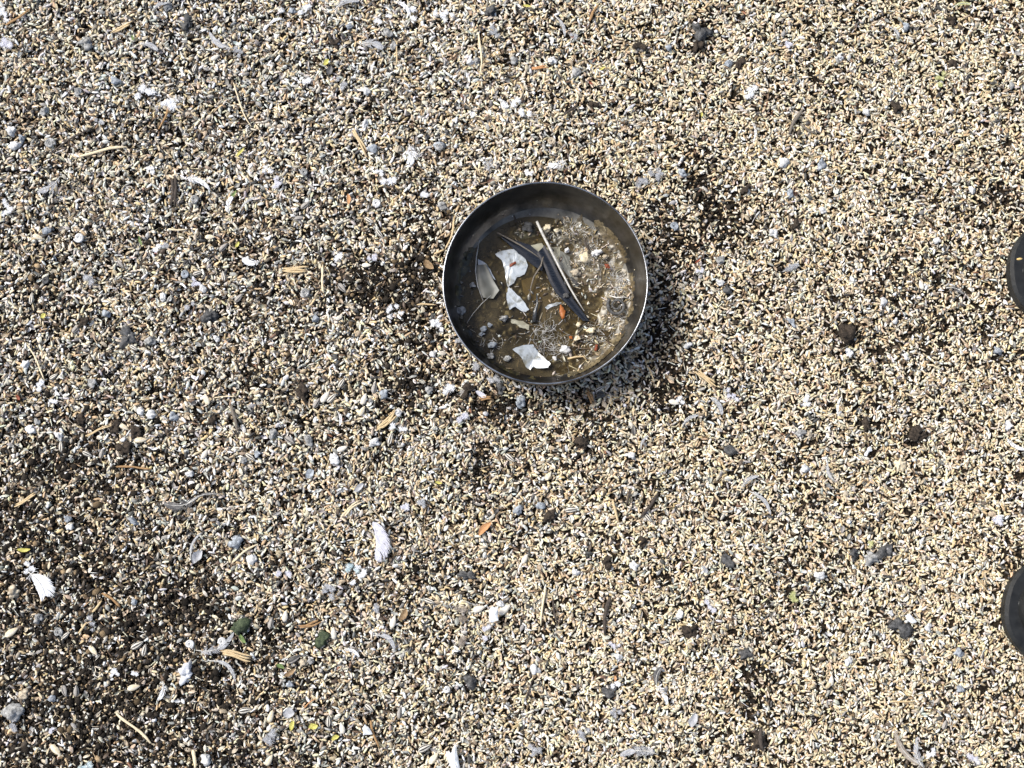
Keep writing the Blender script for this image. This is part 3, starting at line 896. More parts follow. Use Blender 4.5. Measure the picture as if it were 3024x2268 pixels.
def ring_shell(px, py, rpx, m, base):
    """a snail-like disc: coiled ridge round a sunken middle"""
    p = at(px, py, .0055)
    r = rpx * PXM
    mb = MB()
    pts, rs = [], []
    for i in range(34):
        t = i / 33
        a = t * 2 * math.pi * 1.9
        q = r * (.74 - .55 * t)
        pts.append((q * math.cos(a), q * math.sin(a), .0008 + .0008 * t))
        rs.append(r * (.30 - .17 * t) * random.uniform(.9, 1.1))
    mb.tube(pts, rs, 8, .9)
    v, f = lump_verts(int(px), .15, .3)
    mb.add(v * r * .72, f)
    o = mb.build('pebble', m, loc=p, rz=random.uniform(0, 6))
    tag(o, label(base, px, py), 'pebble', 'pale crusted pebbles and droppings')


WS, GS, BLS, TS, DS, SC = M['white_stone'], M['grey_stone'], M['blue_stone'], M['tan_stone'], M['dark_stone'], M['soil_clod']
for q in [
    (340, 237, 13, BLS, 'round grey white pebble'), (34, 388, 14, WS, 'chalk white pebble'), (46, 428, 15, WS, 'white knobbly pebble'), (62, 408, 12, BLS, 'pale green grey pebble'), (495, 20, 14, GS, 'dark spotted pebble'), (1390, 183, 11, WS, 'bright white round pebble'),
    (1407, 177, 10, GS, 'grey round pebble'), (1083, 271, 12, WS, 'white egg shaped pebble'), (863, 33, 10, BLS, 'bluish white pebble'), (832, 33, 10, WS, 'white pebble'), (1031, 78, 10, BLS, 'white topped dark pebble'), (1100, 440, 14, BLS, 'angular white grey pebble'),
    (1079, 364, 11, WS, 'small whitish pebble'), (1176, 440, 12, TS, 'tan grey pebble'), (1147, 97, 12, GS, 'grey pebble'), (1161, 137, 11, GS, 'grey white pebble'), (1631, 179, 14, WS, 'round pale pebble with grey spots'), (1703, 213, 15, GS, 'dark striped pebble'), (1517, 176, 12, GS, 'dark grey pebble'),
    (2675, 77, 12, BLS, 'white round pebble with shadowed side'), (2315, 480, 17, WS, 'large white rough pebble'), (2425, 484, 15, BLS, 'bluish white pebble'), (2989, 254, 10, GS, 'grey pebble'), (137, 684, 13, BLS, 'greenish grey pebble'), (481, 877, 11, WS, 'bright white pebble'), (598, 853, 11, WS, 'white crumbly pebble'),
    (316, 928, 13, BLS, 'grey white pebble'), (443, 1007, 13, GS, 'rough grey pebble'), (76, 1079, 14, WS, 'white rough pebble'), (1304, 608, 14, GS, 'cracked grey pebble'), (1279, 562, 1, None, ''), (930, 940, 12, BLS, 'pale green grey pellet'), (2285, 688, 13, WS, 'bright white pebble'), (2948, 1036, 14, BLS, 'smooth blue grey pebble'),
    (2766, 711, 10, WS, 'shiny white pebble'), (2340, 952, 11, BLS, 'pale grey pebble'), (2645, 948, 8, WS, 'small white pebble'), (2676, 1055, 9, WS, 'white pebble'), (91, 1266, 16, WS, 'large white pebble'), (174, 1287, 13, WS, 'white flaky pebble'), (110, 1244, 9, GS, 'small grey pebble'), (416, 1211, 12, WS, 'off white pebble'),
    (447, 1224, 14, WS, 'white double pebble'), (512, 1231, 14, BLS, 'grey white pebble with dark crack'), (699, 1602, 17, BLS, 'grey dotted pebble'), (746, 1654, 17, WS, 'white rough pebble'), (208, 1556, 11, WS, 'white pebble'), (199, 1533, 10, BLS, 'bluish white pebble'), (395, 1541, 12, BLS, 'white bluish pebble'), (365, 1300, 10, WS, 'white double pellet'),
    (1133, 1163, 12, BLS, 'grey white pebble'), (1175, 1218, 10, WS, 'white crumb'), (1105, 1307, 14, WS, 'white broken pebble'), (987, 1355, 15, WS, 'bright white broken pebble'), (805, 1278, 13, GS, 'grey snail like pebble'), (910, 1298, 13, GS, 'grey cracked pebble'), (1773, 1167, 11, DS, 'black pebble'), (2156, 1330, 16, DS, 'black and grey ridged pebble'),
    (1530, 1506, 14, BLS, 'grey rough pebble'), (1596, 1494, 11, BLS, 'small blue grey pebble'), (1864, 1345, 11, WS, 'white pebble'), (1870, 1671, 14, WS, 'white rounded pebble'), (2364, 1278, 13, GS, 'lilac grey pebble'), (2377, 1382, 12, WS, 'white round pebble'), (2390, 1285, 10, TS, 'cream pebble'), (2950, 1720, 1, None, ''),
    (38, 1748, 16, TS, 'large tan grey pebble'), (113, 1825, 17, GS, 'rough grey pebble'), (69, 2050, 14, TS, 'cream cracked pebble'), (153, 2063, 11, BLS, 'white pebble'), (608, 2244, 15, WS, 'white pebble near the bottom edge'), (725, 1700, 1, None, ''), (396, 1780, 10, BLS, 'bluish pebble'), (41, 2100, 24, GS, 'flat grey lump'),
    (896, 1956, 11, TS, 'cream round pebble'), (918, 1954, 9, GS, 'grey round pebble'), (856, 2023, 10, BLS, 'small lilac white pellet'), (1392, 2014, 19, DS, 'dark disc shaped pebble'), (1478, 1784, 12, WS, 'smooth white pebble'), (1580, 1976, 14, WS, 'white crumbly pebble'), (1828, 1943, 11, WS, 'bright white pebble'), (2740, 1852, 12, WS, 'white flat pebble'),
    (2631, 1810, 9, WS, 'small white pebble'), (2507, 1954, 11, WS, 'white pebble'), (2830, 1928, 12, BLS, 'white blue pebble'), (2836, 2034, 10, BLS, 'blue grey pebble'), (2200, 1930, 17, DS, 'dark grey pebble'), (2008, 1818, 12, WS, 'white hollow pebble'), (1538, 1186, 15, BLS, 'pale grey rough pebble'), (1269, 1152, 12, GS, 'grey pebble'), (1280, 1046, 11, WS, 'white flat pebble'),
    (2018, 510, 13, BLS, 'grey glassy pebble'), (2334, 570, 12, BLS, 'pale glassy pebble'), (2286, 690, 1, None, ''), (2126, 768, 12, GS, 'brown grey pebble'), (2338, 953, 1, None, ''), (2148, 856, 13, DS, 'black pebble'), (2127, 835, 12, WS, 'white pebble'), (1990, 1080, 1, None, ''), (2032, 1020, 11, WS, 'white square pebble'),
    (1930, 250, 1, None, ''), (2150, 190, 12, BLS, 'grey white pebble'), (1975, 140, 10, BLS, 'small glassy pebble'), (560, 1400, 12, WS, 'white pebble'), (270, 1130, 12, GS, 'grey pebble'), (640, 1000, 12, WS, 'white grey pebble'), (890, 450, 1, None, ''), (60, 560, 1, None, ''), (720, 1360, 12, GS, 'grey pebble'), (760, 1340, 12, BLS, 'greenish grey pebble'),
    (2430, 620, 11, WS, 'white pebble'), (2870, 560, 11, WS, 'white pebble'), (2560, 330, 12, WS, 'white pebble'), (2480, 170, 11, WS, 'white pebble'), (1300, 430, 14, BLS, 'grey white pebble'), (2610, 890, 13, WS, 'white crumbly pebble'), (2420, 1700, 12, WS, 'white pebble'), (1700, 1690, 13, WS, 'white flat pebble'), (130, 330, 12, GS, 'grey pebble'), (230, 270, 11, GS, 'grey pebble')]:
    if q[3]:
        lump(*q)
for q in [(148, 424, 19, GS, 'grey ring shaped shell'), (234, 702, 17, WS, 'white cup shaped shell'), (574, 588, 15, GS, 'ringed grey disc'), (546, 809, 14, BLS, 'ringed bluish disc'), (1111, 600, 15, WS, 'ringed white snail shell disc'), (900, 864, 16, GS, 'oval grey ringed disc'),
          (172, 1867, 15, GS, 'ringed white grey disc'), (897, 508, 13, GS, 'grey ring shaped shell'), (1299, 434, 14, GS, 'dark ringed shell'), (1628, 418, 14, TS, 'pale coiled shell'), (135, 827, 13, DS, 'black ringed shell'), (1320, 2035, 12, WS, 'white disc with a dark hole'), (2645, 20, 1, None, ''), (560, 1902, 15, WS, 'white spotted ringed disc'), (655, 1894, 15, WS, 'white cut disc'), (2004, 670, 1, None, ''), (1990, 668, 15, BLS, 'curved glassy shell')]:
    if q[3]:
        ring_shell(*q)
CG = 'dark clods and bark flakes'
for q in [(2067, 90, 26, DS, 'large dark grey clod'), (2060, 130, 18, SC, 'black clod'), (1888, 136, 15, SC, 'dark flat flake'), (2184, 186, 13, SC, 'black shell flake'), (2498, 985, 28, SC, 'round dark clod flecked with white'), (378, 995, 22, DS, 'large dark grey clod'), (333, 1264, 16, SC, 'dark clod'),
          (364, 1324, 19, SC, 'brown black clod'), (402, 1275, 14, SC, 'dark clod'), (1623, 1526, 18, SC, 'black clod'), (1723, 1305, 14, SC, 'flat black chip'), (2556, 1254, 15, SC, 'dark clod'), (2700, 1278, 15, SC, 'black flake'), (2725, 1284, 12, SC, 'small black flake'), (2614, 1632, 20, DS, 'dark green grey clod'),
          (2573, 1642, 18, GS, 'pale grey clod'), (2659, 1848, 25, DS, 'black bark flake'), (701, 1853, 19, M['dark_green'], 'dark green lump'), (949, 1884, 17, M['dark_green'], 'teal black lump'), (2656, 1370, 18, M['cream_hull'], 'pale yellow crumb'), (550, 1985, 20, M['white_feather'], 'white lilac crumbly lump'),
          (2510, 1600, 1, None, ''), (2520, 1635, 15, DS, 'black clod'), (280, 40, 1, None, ''), (254, 126, 17, GS, 'grey green rounded flake'), (553, 72, 19, DS, 'grey brown flake'), (890, 1160, 17, SC, 'black brown clod'), (630, 1240, 15, SC, 'dark brown clod'), (240, 1245, 14, SC, 'dark clod'), (246, 950, 15, SC, 'black clod'),
          (1478, 1148, 12, DS, 'black green crumb'), (1380, 1150, 15, SC, 'brown seed shaped clod'), (2810, 60, 13, SC, 'dark clod'), (2650, 318, 15, SC, 'dark clod'), (2815, 188, 14, SC, 'black curled shell'), (2200, 560, 14, SC, 'black clod'), (2245, 2190, 20, SC, 'black clod'), (1790, 1660, 15, SC, 'dark clod'), (2350, 665, 13, SC, 'black clod'), (1750, 310, 12, SC, 'dark clod'),
          (1900, 1600, 14, SC, 'dark clod'), (990, 130, 16, SC, 'dark clod'), (1448, 30, 18, DS, 'dark grey clod'), (620, 930, 20, DS, 'spotted dark clod'), (2640, 1290, 1, None, ''), (1800, 2040, 15, DS, 'grey clod'), (2870, 1160, 1, None, ''), (2150, 1660, 16, DS, 'dark clod'), (1380, 1700, 15, DS, 'grey black clod'), (2040, 1868, 20, SC, 'dark bark chip')]:
    if q[3]:
        lump(*q, name='clod', cat='clod', group=CG, rough=.42, flat=.6, up=.004)

# ------------------------------------------------------------------ sunflower seeds
def sunflower(px, py, Lpx, deg, kind, base):
    p = at(px, py, .0042)
    L = Lpx * PXM
    mb = MB()
    n, k = 14, 9
    vs = []
    for i in range(k):
        t = i / (k - 1)
        r = L * .23 * (math.sin(math.pi * t ** .72) ** .75 if 0 < t < 1 else .03) + L * .01
        for j in range(n):
            a = 2 * math.pi * j / n
            vs.append((L * (t - .5), r * math.cos(a), r * .58 * math.sin(a)))
    fs, mi = [], []
    for i in range(k - 1):
        for j in range(n):
            fs.append((i * n + j, i * n + (j + 1) % n, (i + 1) * n + (j + 1) % n, (i + 1) * n + j))
            mi.append(j % 2 if kind == 'striped' else (0 if kind == 'pale' or j % 4 else 1))
    mb.add(vs, fs + [tuple(reversed(range(n))), tuple(range((k - 1) * n, k * n))])
    mb.mi = mi + [0, 0]
    ms = {'striped': [M['hull_pale'], M['hull_dark']], 'dark': [M['hull_dark'], M['hull_grey']], 'pale': [M['hull_pale']], 'cream': [M['cream_hull'], M['hull_pale']], 'grey': [M['hull_grey'], M['hull_dark']]}[kind]
    o = mb.build('sunflower_seed', ms, loc=p, rz=R(deg))
    o.rotation_euler = (random.uniform(-.25, .25), random.uniform(-.2, .2), R(deg))
    tag(o, label(base, px, py), 'sunflower seed', 'sunflower seeds among the grain')


KW = dict(striped='striped black and white sunflower seed', dark='dark sunflower seed', pale='white hulled sunflower seed', cream='cream sunflower husk', grey='grey sunflower husk')
SF = [(584, 806, 32, 20, 'striped'), (660, 816, 34, 100, 'striped'), (93, 880, 34, 85, 'striped'), (395, 1027, 30, -30, 'striped'), (158, 1112, 30, 30, 'striped'), (2721, 842, 30, 110, 'pale'), (180, 1318, 34, 95, 'striped'), (258, 1341, 32, -25, 'striped'), (416, 1299, 38, 5, 'cream'),
      (1153, 1295, 38, 75, 'striped'), (1506, 1352, 36, -40, 'striped'), (1991, 1188, 34, -15, 'pale'), (1771, 1148, 32, 30, 'striped'), (1872, 1270, 32, 95, 'dark'), (1688, 1505, 40, 5, 'striped'), (275, 1921, 36, -45, 'cream'), (194, 1876, 30, 40, 'striped'), (405, 1905, 42, 30, 'striped'), (426, 1920, 36, 80, 'striped'),
      (725, 2098, 40, 10, 'striped'), (34, 1867, 44, 35, 'cream'), (870, 1946, 42, 30, 'dark'), (1255, 2209, 44, 25, 'striped'), (1268, 1775, 34, -20, 'striped'), (1161, 1836, 38, 75, 'pale'), (1414, 1798, 40, 20, 'pale'), (2995, 2005, 24, 85, 'pale'), (1009, 1130, 34, 60, 'striped'), (960, 1172, 40, 55, 'pale'),
      (1075, 1178, 36, 70, 'pale'), (1069, 1214, 34, 60, 'cream'), (935, 1190, 36, 60, 'grey'), (855, 1300, 36, -35, 'grey'), (1105, 1145, 36, 80, 'grey'), (980, 1175, 38, 45, 'striped'), (1090, 650, 32, -35, 'striped'), (1121, 690, 32, -50, 'striped'), (902, 605, 36, 40, 'grey'), (885, 645, 34, 10, 'grey'), (1040, 1425, 1, 0, ''),
      (610, 1180, 36, 110, 'cream'), (1010, 850, 36, -50, 'grey'), (1082, 783, 30, 0, 'pale'), (1010, 1325, 34, 20, 'pale'), (1160, 1895, 1, 0, ''), (1042, 1898, 1, 0, ''), (800, 1840, 36, 80, 'grey'), (842, 1820, 34, 80, 'pale'), (795, 2245, 36, 60, 'cream'), (1090, 2090, 32, -40, 'striped'), (1180, 2105, 34, 85, 'grey'), (1280, 2240, 40, 50, 'cream'),
      (1010, 2150, 34, 105, 'pale'), (970, 2130, 34, 90, 'striped'), (800, 2115, 36, 75, 'cream'), (985, 1870, 36, 95, 'pale'), (1490, 1800, 46, 40, 'pale'), (190, 2040, 36, -70, 'grey'), (300, 1900, 1, 0, ''), (225, 2040, 34, 90, 'grey'), (395, 2030, 38, 15, 'cream'), (165, 2215, 42, -45, 'cream'), (130, 1745, 34, -60, 'pale'), (605, 1340, 32, 60, 'pale'),
      (740, 1350, 34, -35, 'striped'), (735, 1310, 32, 70, 'striped'), (365, 1260, 34, -30, 'cream'), (300, 1340, 30, 75, 'grey'), (112, 700, 34, -20, 'cream'), (660, 730, 34, 45, 'grey'), (620, 700, 32, 0, 'cream'), (355, 780, 30, -50, 'grey'), (225, 970, 34, 50, 'grey'), (190, 650, 1, 0, ''), (705, 880, 34, 45, 'grey'), (575, 200, 30, 70, 'striped'),
      (590, 430, 30, -40, 'striped'), (635, 170, 30, 30, 'pale'), (845, 365, 30, 100, 'striped'), (1500, 1830, 1, 0, ''), (2035, 1600, 30, 60, 'striped'), (2790, 2140, 30, 65, 'grey'), (2330, 2095, 28, 75, 'striped'), (2455, 2010, 32, 80, 'pale'), (1620, 1405, 32, 60, 'cream'), (1915, 1530, 32, -50, 'striped'), (1550, 1650, 32, 60, 'pale'), (1255, 1905, 1, 0, '')]
for q in SF:
    if q[4]:
        sunflower(*q[:5], KW[q[4]])

# ------------------------------------------------------------------ small leaves, petals and scraps
def leaf(px, py, Lpx, Wpx, deg, m, base, name='leaf_bit', cat='leaf', curl=.3, up=.006):
    p = at(px, py, up)
    L, Wd = Lpx * PXM, Wpx * PXM
    mb = MB()
    vs, fs, k, n = [], [], 8, 5
    ph = random.uniform(0, 6)
    for i in range(k):
        t = i / (k - 1)
        r = Wd / 2 * (math.sin(math.pi * (t * .94 + .03)) ** .7) * random.uniform(.85, 1.1)
        for j in range(n):
            u = j / (n - 1) * 2 - 1
            vs.append((L * (t - .5), r * u + .08 * L * math.sin(3 * t + ph), curl * (abs(u) ** 2 * Wd * .5 + (t - .5) ** 2 * L * .5)))
    fs = [(i * n + j, i * n + j + 1, (i + 1) * n + j + 1, (i + 1) * n + j) for i in range(k - 1) for j in range(n - 1)]
    mb.add(vs, fs)
    o = mb.build(name, m, loc=p, rz=R(deg))
    tag(o, label(base, px, py), cat, 'small leaf and petal bits')


YL, GL, BL, RB = M['yellow_leaf'], M['green_leaf'], M['brown_leaf'], M['red_bit']
for q in [(963, 184, 24, 14, 40, YL, 'bright yellow petal'), (710, 450, 36, 8, 60, YL, 'yellow green blade'), (1778, 201, 26, 6, 25, YL, 'green yellow blade'), (127, 932, 18, 14, 30, YL, 'yellow petal'), (700, 722, 20, 10, 50, YL, 'yellow bud scale'), (925, 2145, 26, 18, 20, YL, 'mustard yellow petal'),
          (863, 2143, 28, 14, 70, YL, 'yellow olive petal'), (990, 2179, 24, 14, 20, YL, 'pale yellow green petal'), (715, 1886, 32, 12, -40, GL, 'fresh green blade'), (392, 112, 18, 8, -60, GL, 'green blade'), (415, 710, 32, 8, -75, GL, 'pale green blade'), (690, 575, 30, 10, 70, GL, 'green tip'),
          (70, 1622, 38, 12, 5, YL, 'olive yellow leaf'), (1295, 1425, 20, 8, 0, YL, 'small yellow bud'), (1556, 18, 26, 8, -20, YL, 'yellow green blade'), (2072, 338, 14, 8, 80, YL, 'small yellow petal'), (460, 744, 14, 10, 70, RB, 'dark red speck'), (53, 1174, 18, 10, -40, RB, 'rust red chip'),
          (1028, 588, 32, 14, -80, M['orange_straw'], 'rusty pink leaf'), (1432, 1562, 52, 20, 50, M['orange_straw'], 'orange brown husk leaf'), (973, 208, 30, 20, 60, M['dark_feather'], 'dark blue black shell'), (1240, 1010, 1, 1, 0, None, ''), (1266, 780, 40, 22, -50, BL, 'brown fibrous leaf curl'), (827, 1968, 26, 12, -30, GL, 'dark green sliver'),
          (855, 1985, 40, 14, 30, BL, 'dark brown leaf curl'), (584, 1645, 44, 26, 60, M['grey_feather'], 'grey papery leaf'), (220, 745, 1, 1, 0, None, ''), (445, 2000, 1, 1, 0, None, ''), (1689, 104, 20, 8, -60, RB, 'thin red chip'), (1744, 245, 16, 8, -40, RB, 'red brown chip'), (1816, 2003, 16, 9, 80, M['orange_straw'], 'orange tip'),
          (2128, 1010, 1, 1, 0, None, ''), (205, 1390, 1, 1, 0, None, ''), (560, 1355, 1, 1, 0, None, ''), (915, 1400, 30, 26, 40, M['blue_stone'], 'grey square leaf flake'), (1060, 1440, 34, 18, 30, M['grey_feather'], 'grey green flake'), (985, 1895, 1, 1, 0, None, ''), (1190, 1815, 40, 20, 50, BL, 'brown leaf flake'), (2060, 770, 22, 6, 50, RB, 'thin red brown sliver'),
          (160, 1320, 1, 1, 0, None, ''), (280, 1340, 1, 1, 0, None, ''), (70, 2210, 1, 1, 0, None, ''), (2280, 520, 1, 1, 0, None, ''), (2790, 640, 1, 1, 0, None, ''), (853, 2107, 32, 30, 0, M['grey_feather'], 'pale grey round membrane'), (2047, 2127, 40, 24, 80, M['grey_feather'], 'pale grey scrap of membrane'), (1420, 1164, 34, 16, -20, LF, 'pale blue petal')]:
    if q[5]:
        leaf(*q)


def scrap(poly_px, z, m, base, name='paper_scrap', cat='paper scrap', crown=.0012, thick=.0003, group=None, fold=None, tiltv=(0, 0), px=None, py=None, lab=None):
    """a torn flat scrap cut to an outline, gently domed or folded, with real thickness"""
    cx = sum(p[0] for p in poly_px) / len(poly_px)
    cy = sum(p[1] for p in poly_px) / len(poly_px)
    c = W(cx, cy, z)
    ring = []
    for i, p in enumerate(poly_px):                 # finer, slightly torn edge
        q = poly_px[(i + 1) % len(poly_px)]
        for t in (0, .33, .66):
            e = W(p[0] + (q[0] - p[0]) * t, p[1] + (q[1] - p[1]) * t, z) - c
            if t:
                e += Vector((random.uniform(-1, 1), random.uniform(-1, 1), 0)) * .00045
            ring.append(e)
    n = len(ring)
    vs, fs = [], []
    levels = (1, .72, .4)

    def hz(e, s):
        h = crown * (1 - s * s) + tiltv[0] * e.x + tiltv[1] * e.y
        if fold:
            h += abs(e.x * fold[0] + e.y * fold[1] - fold[2]) * fold[3]
        return h + .0003 * math.sin(e.x * 900 + cx) * math.cos(e.y * 700 + cy)
    for side in (0, 1):
        o = len(vs)
        for s in levels:
            for e in ring:
                q = e * s
                vs.append((q.x, q.y, hz(q, s) - side * thick))
        vs.append((0, 0, hz(Vector((0, 0, 0)), 0) - side * thick))
        for l in range(len(levels) - 1):
            for i in range(n):
                a, b = o + l * n + i, o + l * n + (i + 1) % n
                f = (a, b, b + n, a + n)
                fs.append(f if not side else f[::-1])
        for i in range(n):
            f = (o + (len(levels) - 1) * n + i, o + (len(levels) - 1) * n + (i + 1) % n, o + len(levels) * n)
            fs.append(f if not side else f[::-1])
    half = len(levels) * n + 1
    fs += [(i, half + i, half + (i + 1) % n, (i + 1) % n) for i in range(n)]
    mb = MB()
    mb.add(vs, fs)
    o = mb.build(name, m, loc=c, smooth=False)
    tag(o, lab or label(base, cx, cy), cat, group)
    return o


PG = 'white scraps lying on the seed'
scrap([(1338, 2208), (1346, 2198), (1350, 2225), (1357, 2262), (1362, 2300), (1330, 2300), (1331, 2262), (1315, 2228), (1318, 2218), (1332, 2224)], .008, M['paper'], '', group=PG, lab='torn white paper scrap cut by the bottom edge of the picture', crown=.002)
scrap([(1450, 1792), (1470, 1794), (1472, 1832), (1447, 1838), (1444, 1818)], .008, M['paper'], 'small bluish white paper scrap', group=PG)
scrap([(1078, 2138), (1090, 2150), (1100, 2168), (1072, 2172), (1070, 2150)], .008, M['paper'], 'tiny lilac white paper triangle', group=PG)
scrap([(2556, 1336), (2562, 1322), (2572, 1318), (2576, 1330), (2566, 1336), (2560, 1348), (2552, 1346)], .007, M['paper'], 'crooked white chip', group=PG)
scrap([(2672, 1818), (2686, 1812), (2700, 1826), (2708, 1836), (2694, 1842), (2680, 1832)], .008, M['paper'], 'white shell like flake', group=PG)
scrap([(1040, 1222), (1030, 1236), (1022, 1230), (1026, 1218)], .007, M['paper'], 'small white flake', group=PG)

# ------------------------------------------------------------------ the steel bowl
PROFILE_OUT = [(.0, .0000), (.070, .0000), (.0780, .0010), (.0835, .0042), (.0880, .0095), (.0915, .0165), (.0936, .0250), (.0948, .0360), (.0953, .0450), (.0955, .0540)]
TH = .0011
PROFILE_IN = [(0, TH), (.0692, TH), (.0770, .0022), (.0824, .0052), (.0869, .0103), (.0903, .0170), (.0924, .0253), (.0936, .0361), (.0941, .0450), (.0943, .0540)]


def lathe(mb, prof, n=96, mi=0, flip=False):
    vs, k = [], len(prof)
    for r, z in prof:
        for j in range(n):
            a = 2 * math.pi * j / n
            vs.append((r * math.cos(a), r * math.sin(a), z))
    fs = []
    for i in range(k - 1):
        for j in range(n):
            f = (i * n + j, i * n + (j + 1) % n, (i + 1) * n + (j + 1) % n, (i + 1) * n + j)
            fs.append(f[::-1] if flip else f)
    mb.add(vs, fs, mi)


def steel(name, c1, c2, r1, r2, scale, streak, met=1.0):
    m, n, b = new_mat(name)
    tc = n.nodes.new('ShaderNodeTexCoord')
    mp = n.nodes.new('ShaderNodeMapping')
    mp.inputs['Scale'].default_value = streak
    nz = n.nodes.new('ShaderNodeTexNoise'); nz.inputs['Scale'].default_value = scale; nz.inputs['Detail'].default_value = 6; nz.inputs['Roughness'].default_value = .7
    nz2 = n.nodes.new('ShaderNodeTexNoise'); nz2.inputs['Scale'].default_value = 500; nz2.inputs['Detail'].default_value = 3
    cr = n.nodes.new('ShaderNodeValToRGB')
    cr.color_ramp.elements[0].position, cr.color_ramp.elements[0].color = .38, (*c1, 1)
    cr.color_ramp.elements[1].position, cr.color_ramp.elements[1].color = .66, (*c2, 1)
    mr = n.nodes.new('ShaderNodeMapRange'); mr.inputs[3].default_value, mr.inputs[4].default_value = r1, r2
    n.links.new(tc.outputs['Object'], mp.inputs[0]); n.links.new(mp.outputs[0], nz.inputs[0]); n.links.new(tc.outputs['Object'], nz2.inputs[0])
    n.links.new(nz.outputs[0], cr.inputs[0]); n.links.new(cr.outputs[0], b.inputs['Base Color'])
    n.links.new(nz.outputs[0], mr.inputs[0]); n.links.new(mr.outputs[0], b.inputs['Roughness'])
    bp = n.nodes.new('ShaderNodeBump'); bp.inputs['Strength'].default_value = .35; bp.inputs['Distance'].default_value = .0002
    n.links.new(nz2.outputs[0], bp.inputs['Height']); n.links.new(bp.outputs[0], b.inputs['Normal'])
    b.inputs['Metallic'].default_value = met
    return m


STEEL_IN = steel('worn_steel_inside', (.13, .128, .125), (.34, .335, .33), .20, .42, 26, (1, 1, 1))
STEEL_FLOOR = steel('stained_steel_floor', (.07, .066, .056), (.24, .23, .20), .42, .7, 34, (1, 1, 1), .55)
STEEL_OUT = steel('worn_steel_outside', (.10, .09, .08), (.22, .20, .185), .4, .65, 30, (1, 1, 2))
STEEL_RIM = steel('bright_rim', (.16, .165, .175), (.50, .52, .55), .18, .35, 40, (1, 1, 1))
bowl = empty('bowl', BLOC)
bowl.rotation_euler = BROT.to_euler()
mb = MB()
lathe(mb, PROFILE_OUT, flip=True)
mb.build('outer_wall', STEEL_OUT, bowl)
mb = MB()
lathe(mb, PROFILE_IN[3:])
mb.build('inside_wall', STEEL_IN, bowl)
mb = MB()
lathe(mb, PROFILE_IN[:4])
mb.build('floor', STEEL_FLOOR, bowl)
mb = MB()
vs, n, k = [], 128, 10
for j in range(n):
    a = 2 * math.pi * j / n
    rr = .0949 + .00012 * math.sin(3 * a + 1)
    for i in range(k):
        t = 2 * math.pi * i / k
        vs.append(((rr + .0008 * math.cos(t)) * math.cos(a), (rr + .0008 * math.cos(t)) * math.sin(a), .0544 + .0008 * math.sin(t)))
mb.add(vs, [(j * k + i, ((j + 1) % n) * k + i, ((j + 1) % n) * k + (i + 1) % k, j * k + (i + 1) % k) for j in range(n) for i in range(k)])
mb.build('rolled_rim', STEEL_RIM, bowl)
tag(bowl, 'round worn stainless steel bowl holding dirty water, standing in the scattered seed', 'bowl')

BINV = (Matrix.Translation(BLOC) @ BROT).inverted()
B_ = Matrix.Translation(BLOC) @ BROT


def in_profile(r):
    return float(np.interp(r, [p[0] for p in PROFILE_IN], [p[1] for p in PROFILE_IN]))


def floor_z(x, y):
    """height of the bowl's inside above world point x, y"""
    z = .005
    for _ in range(4):
        q = BINV @ Vector((x, y, z))
        z += in_profile(math.hypot(q.x, q.y)) - q.z
    return z


ZW = .0066                                    # water level


def BC(cx, cy, z=ZW):
    """point in the bowl measured on the close crop of the photograph"""
    return W(1240 + cx * .434, 480 + cy * .434, z)


# how much sludge lies where (crop coordinates): x, y, rx, ry, thickness mm
HEAPS = [(600, 1150, 330, 300, 3.2), (1150, 1250, 270, 220, 3.2), (900, 900, 330, 300, 2.6), (1180, 700, 190, 220, 5.5), (1330, 900, 110, 170, 6.0), (1020, 500, 170, 100, 4.5), (720, 480, 140, 70, 3.2), (360, 850, 110, 260, 3.2), (1290, 1050, 110, 130, 4.5), (880, 470, 60, 60, 3), (1000, 1400, 260, 60, 1.5), (480, 650, 160, 130, 2.0)]
VS1, VS2 = VN(21, .0085), VN(22, .0032)


def sludge_t(x, y):
    q = to_px(x, y, .007)
    cx, cy = (q[0] - 1240) / .434, (q[1] - 480) / .434
    t = np.zeros_like(np.asarray(x, float))
    for hx, hy, rx, ry, a in HEAPS:
        g = a * np.exp(-(((cx - hx) / rx) ** 2 + ((cy - hy) / ry) ** 2) * 1.2)
        t = np.maximum(t, g)
    t = t * (.55 + .9 * VS1(x, y)) + (VS2(x, y) - .5) * 1.6
    return (t - .95) * .001


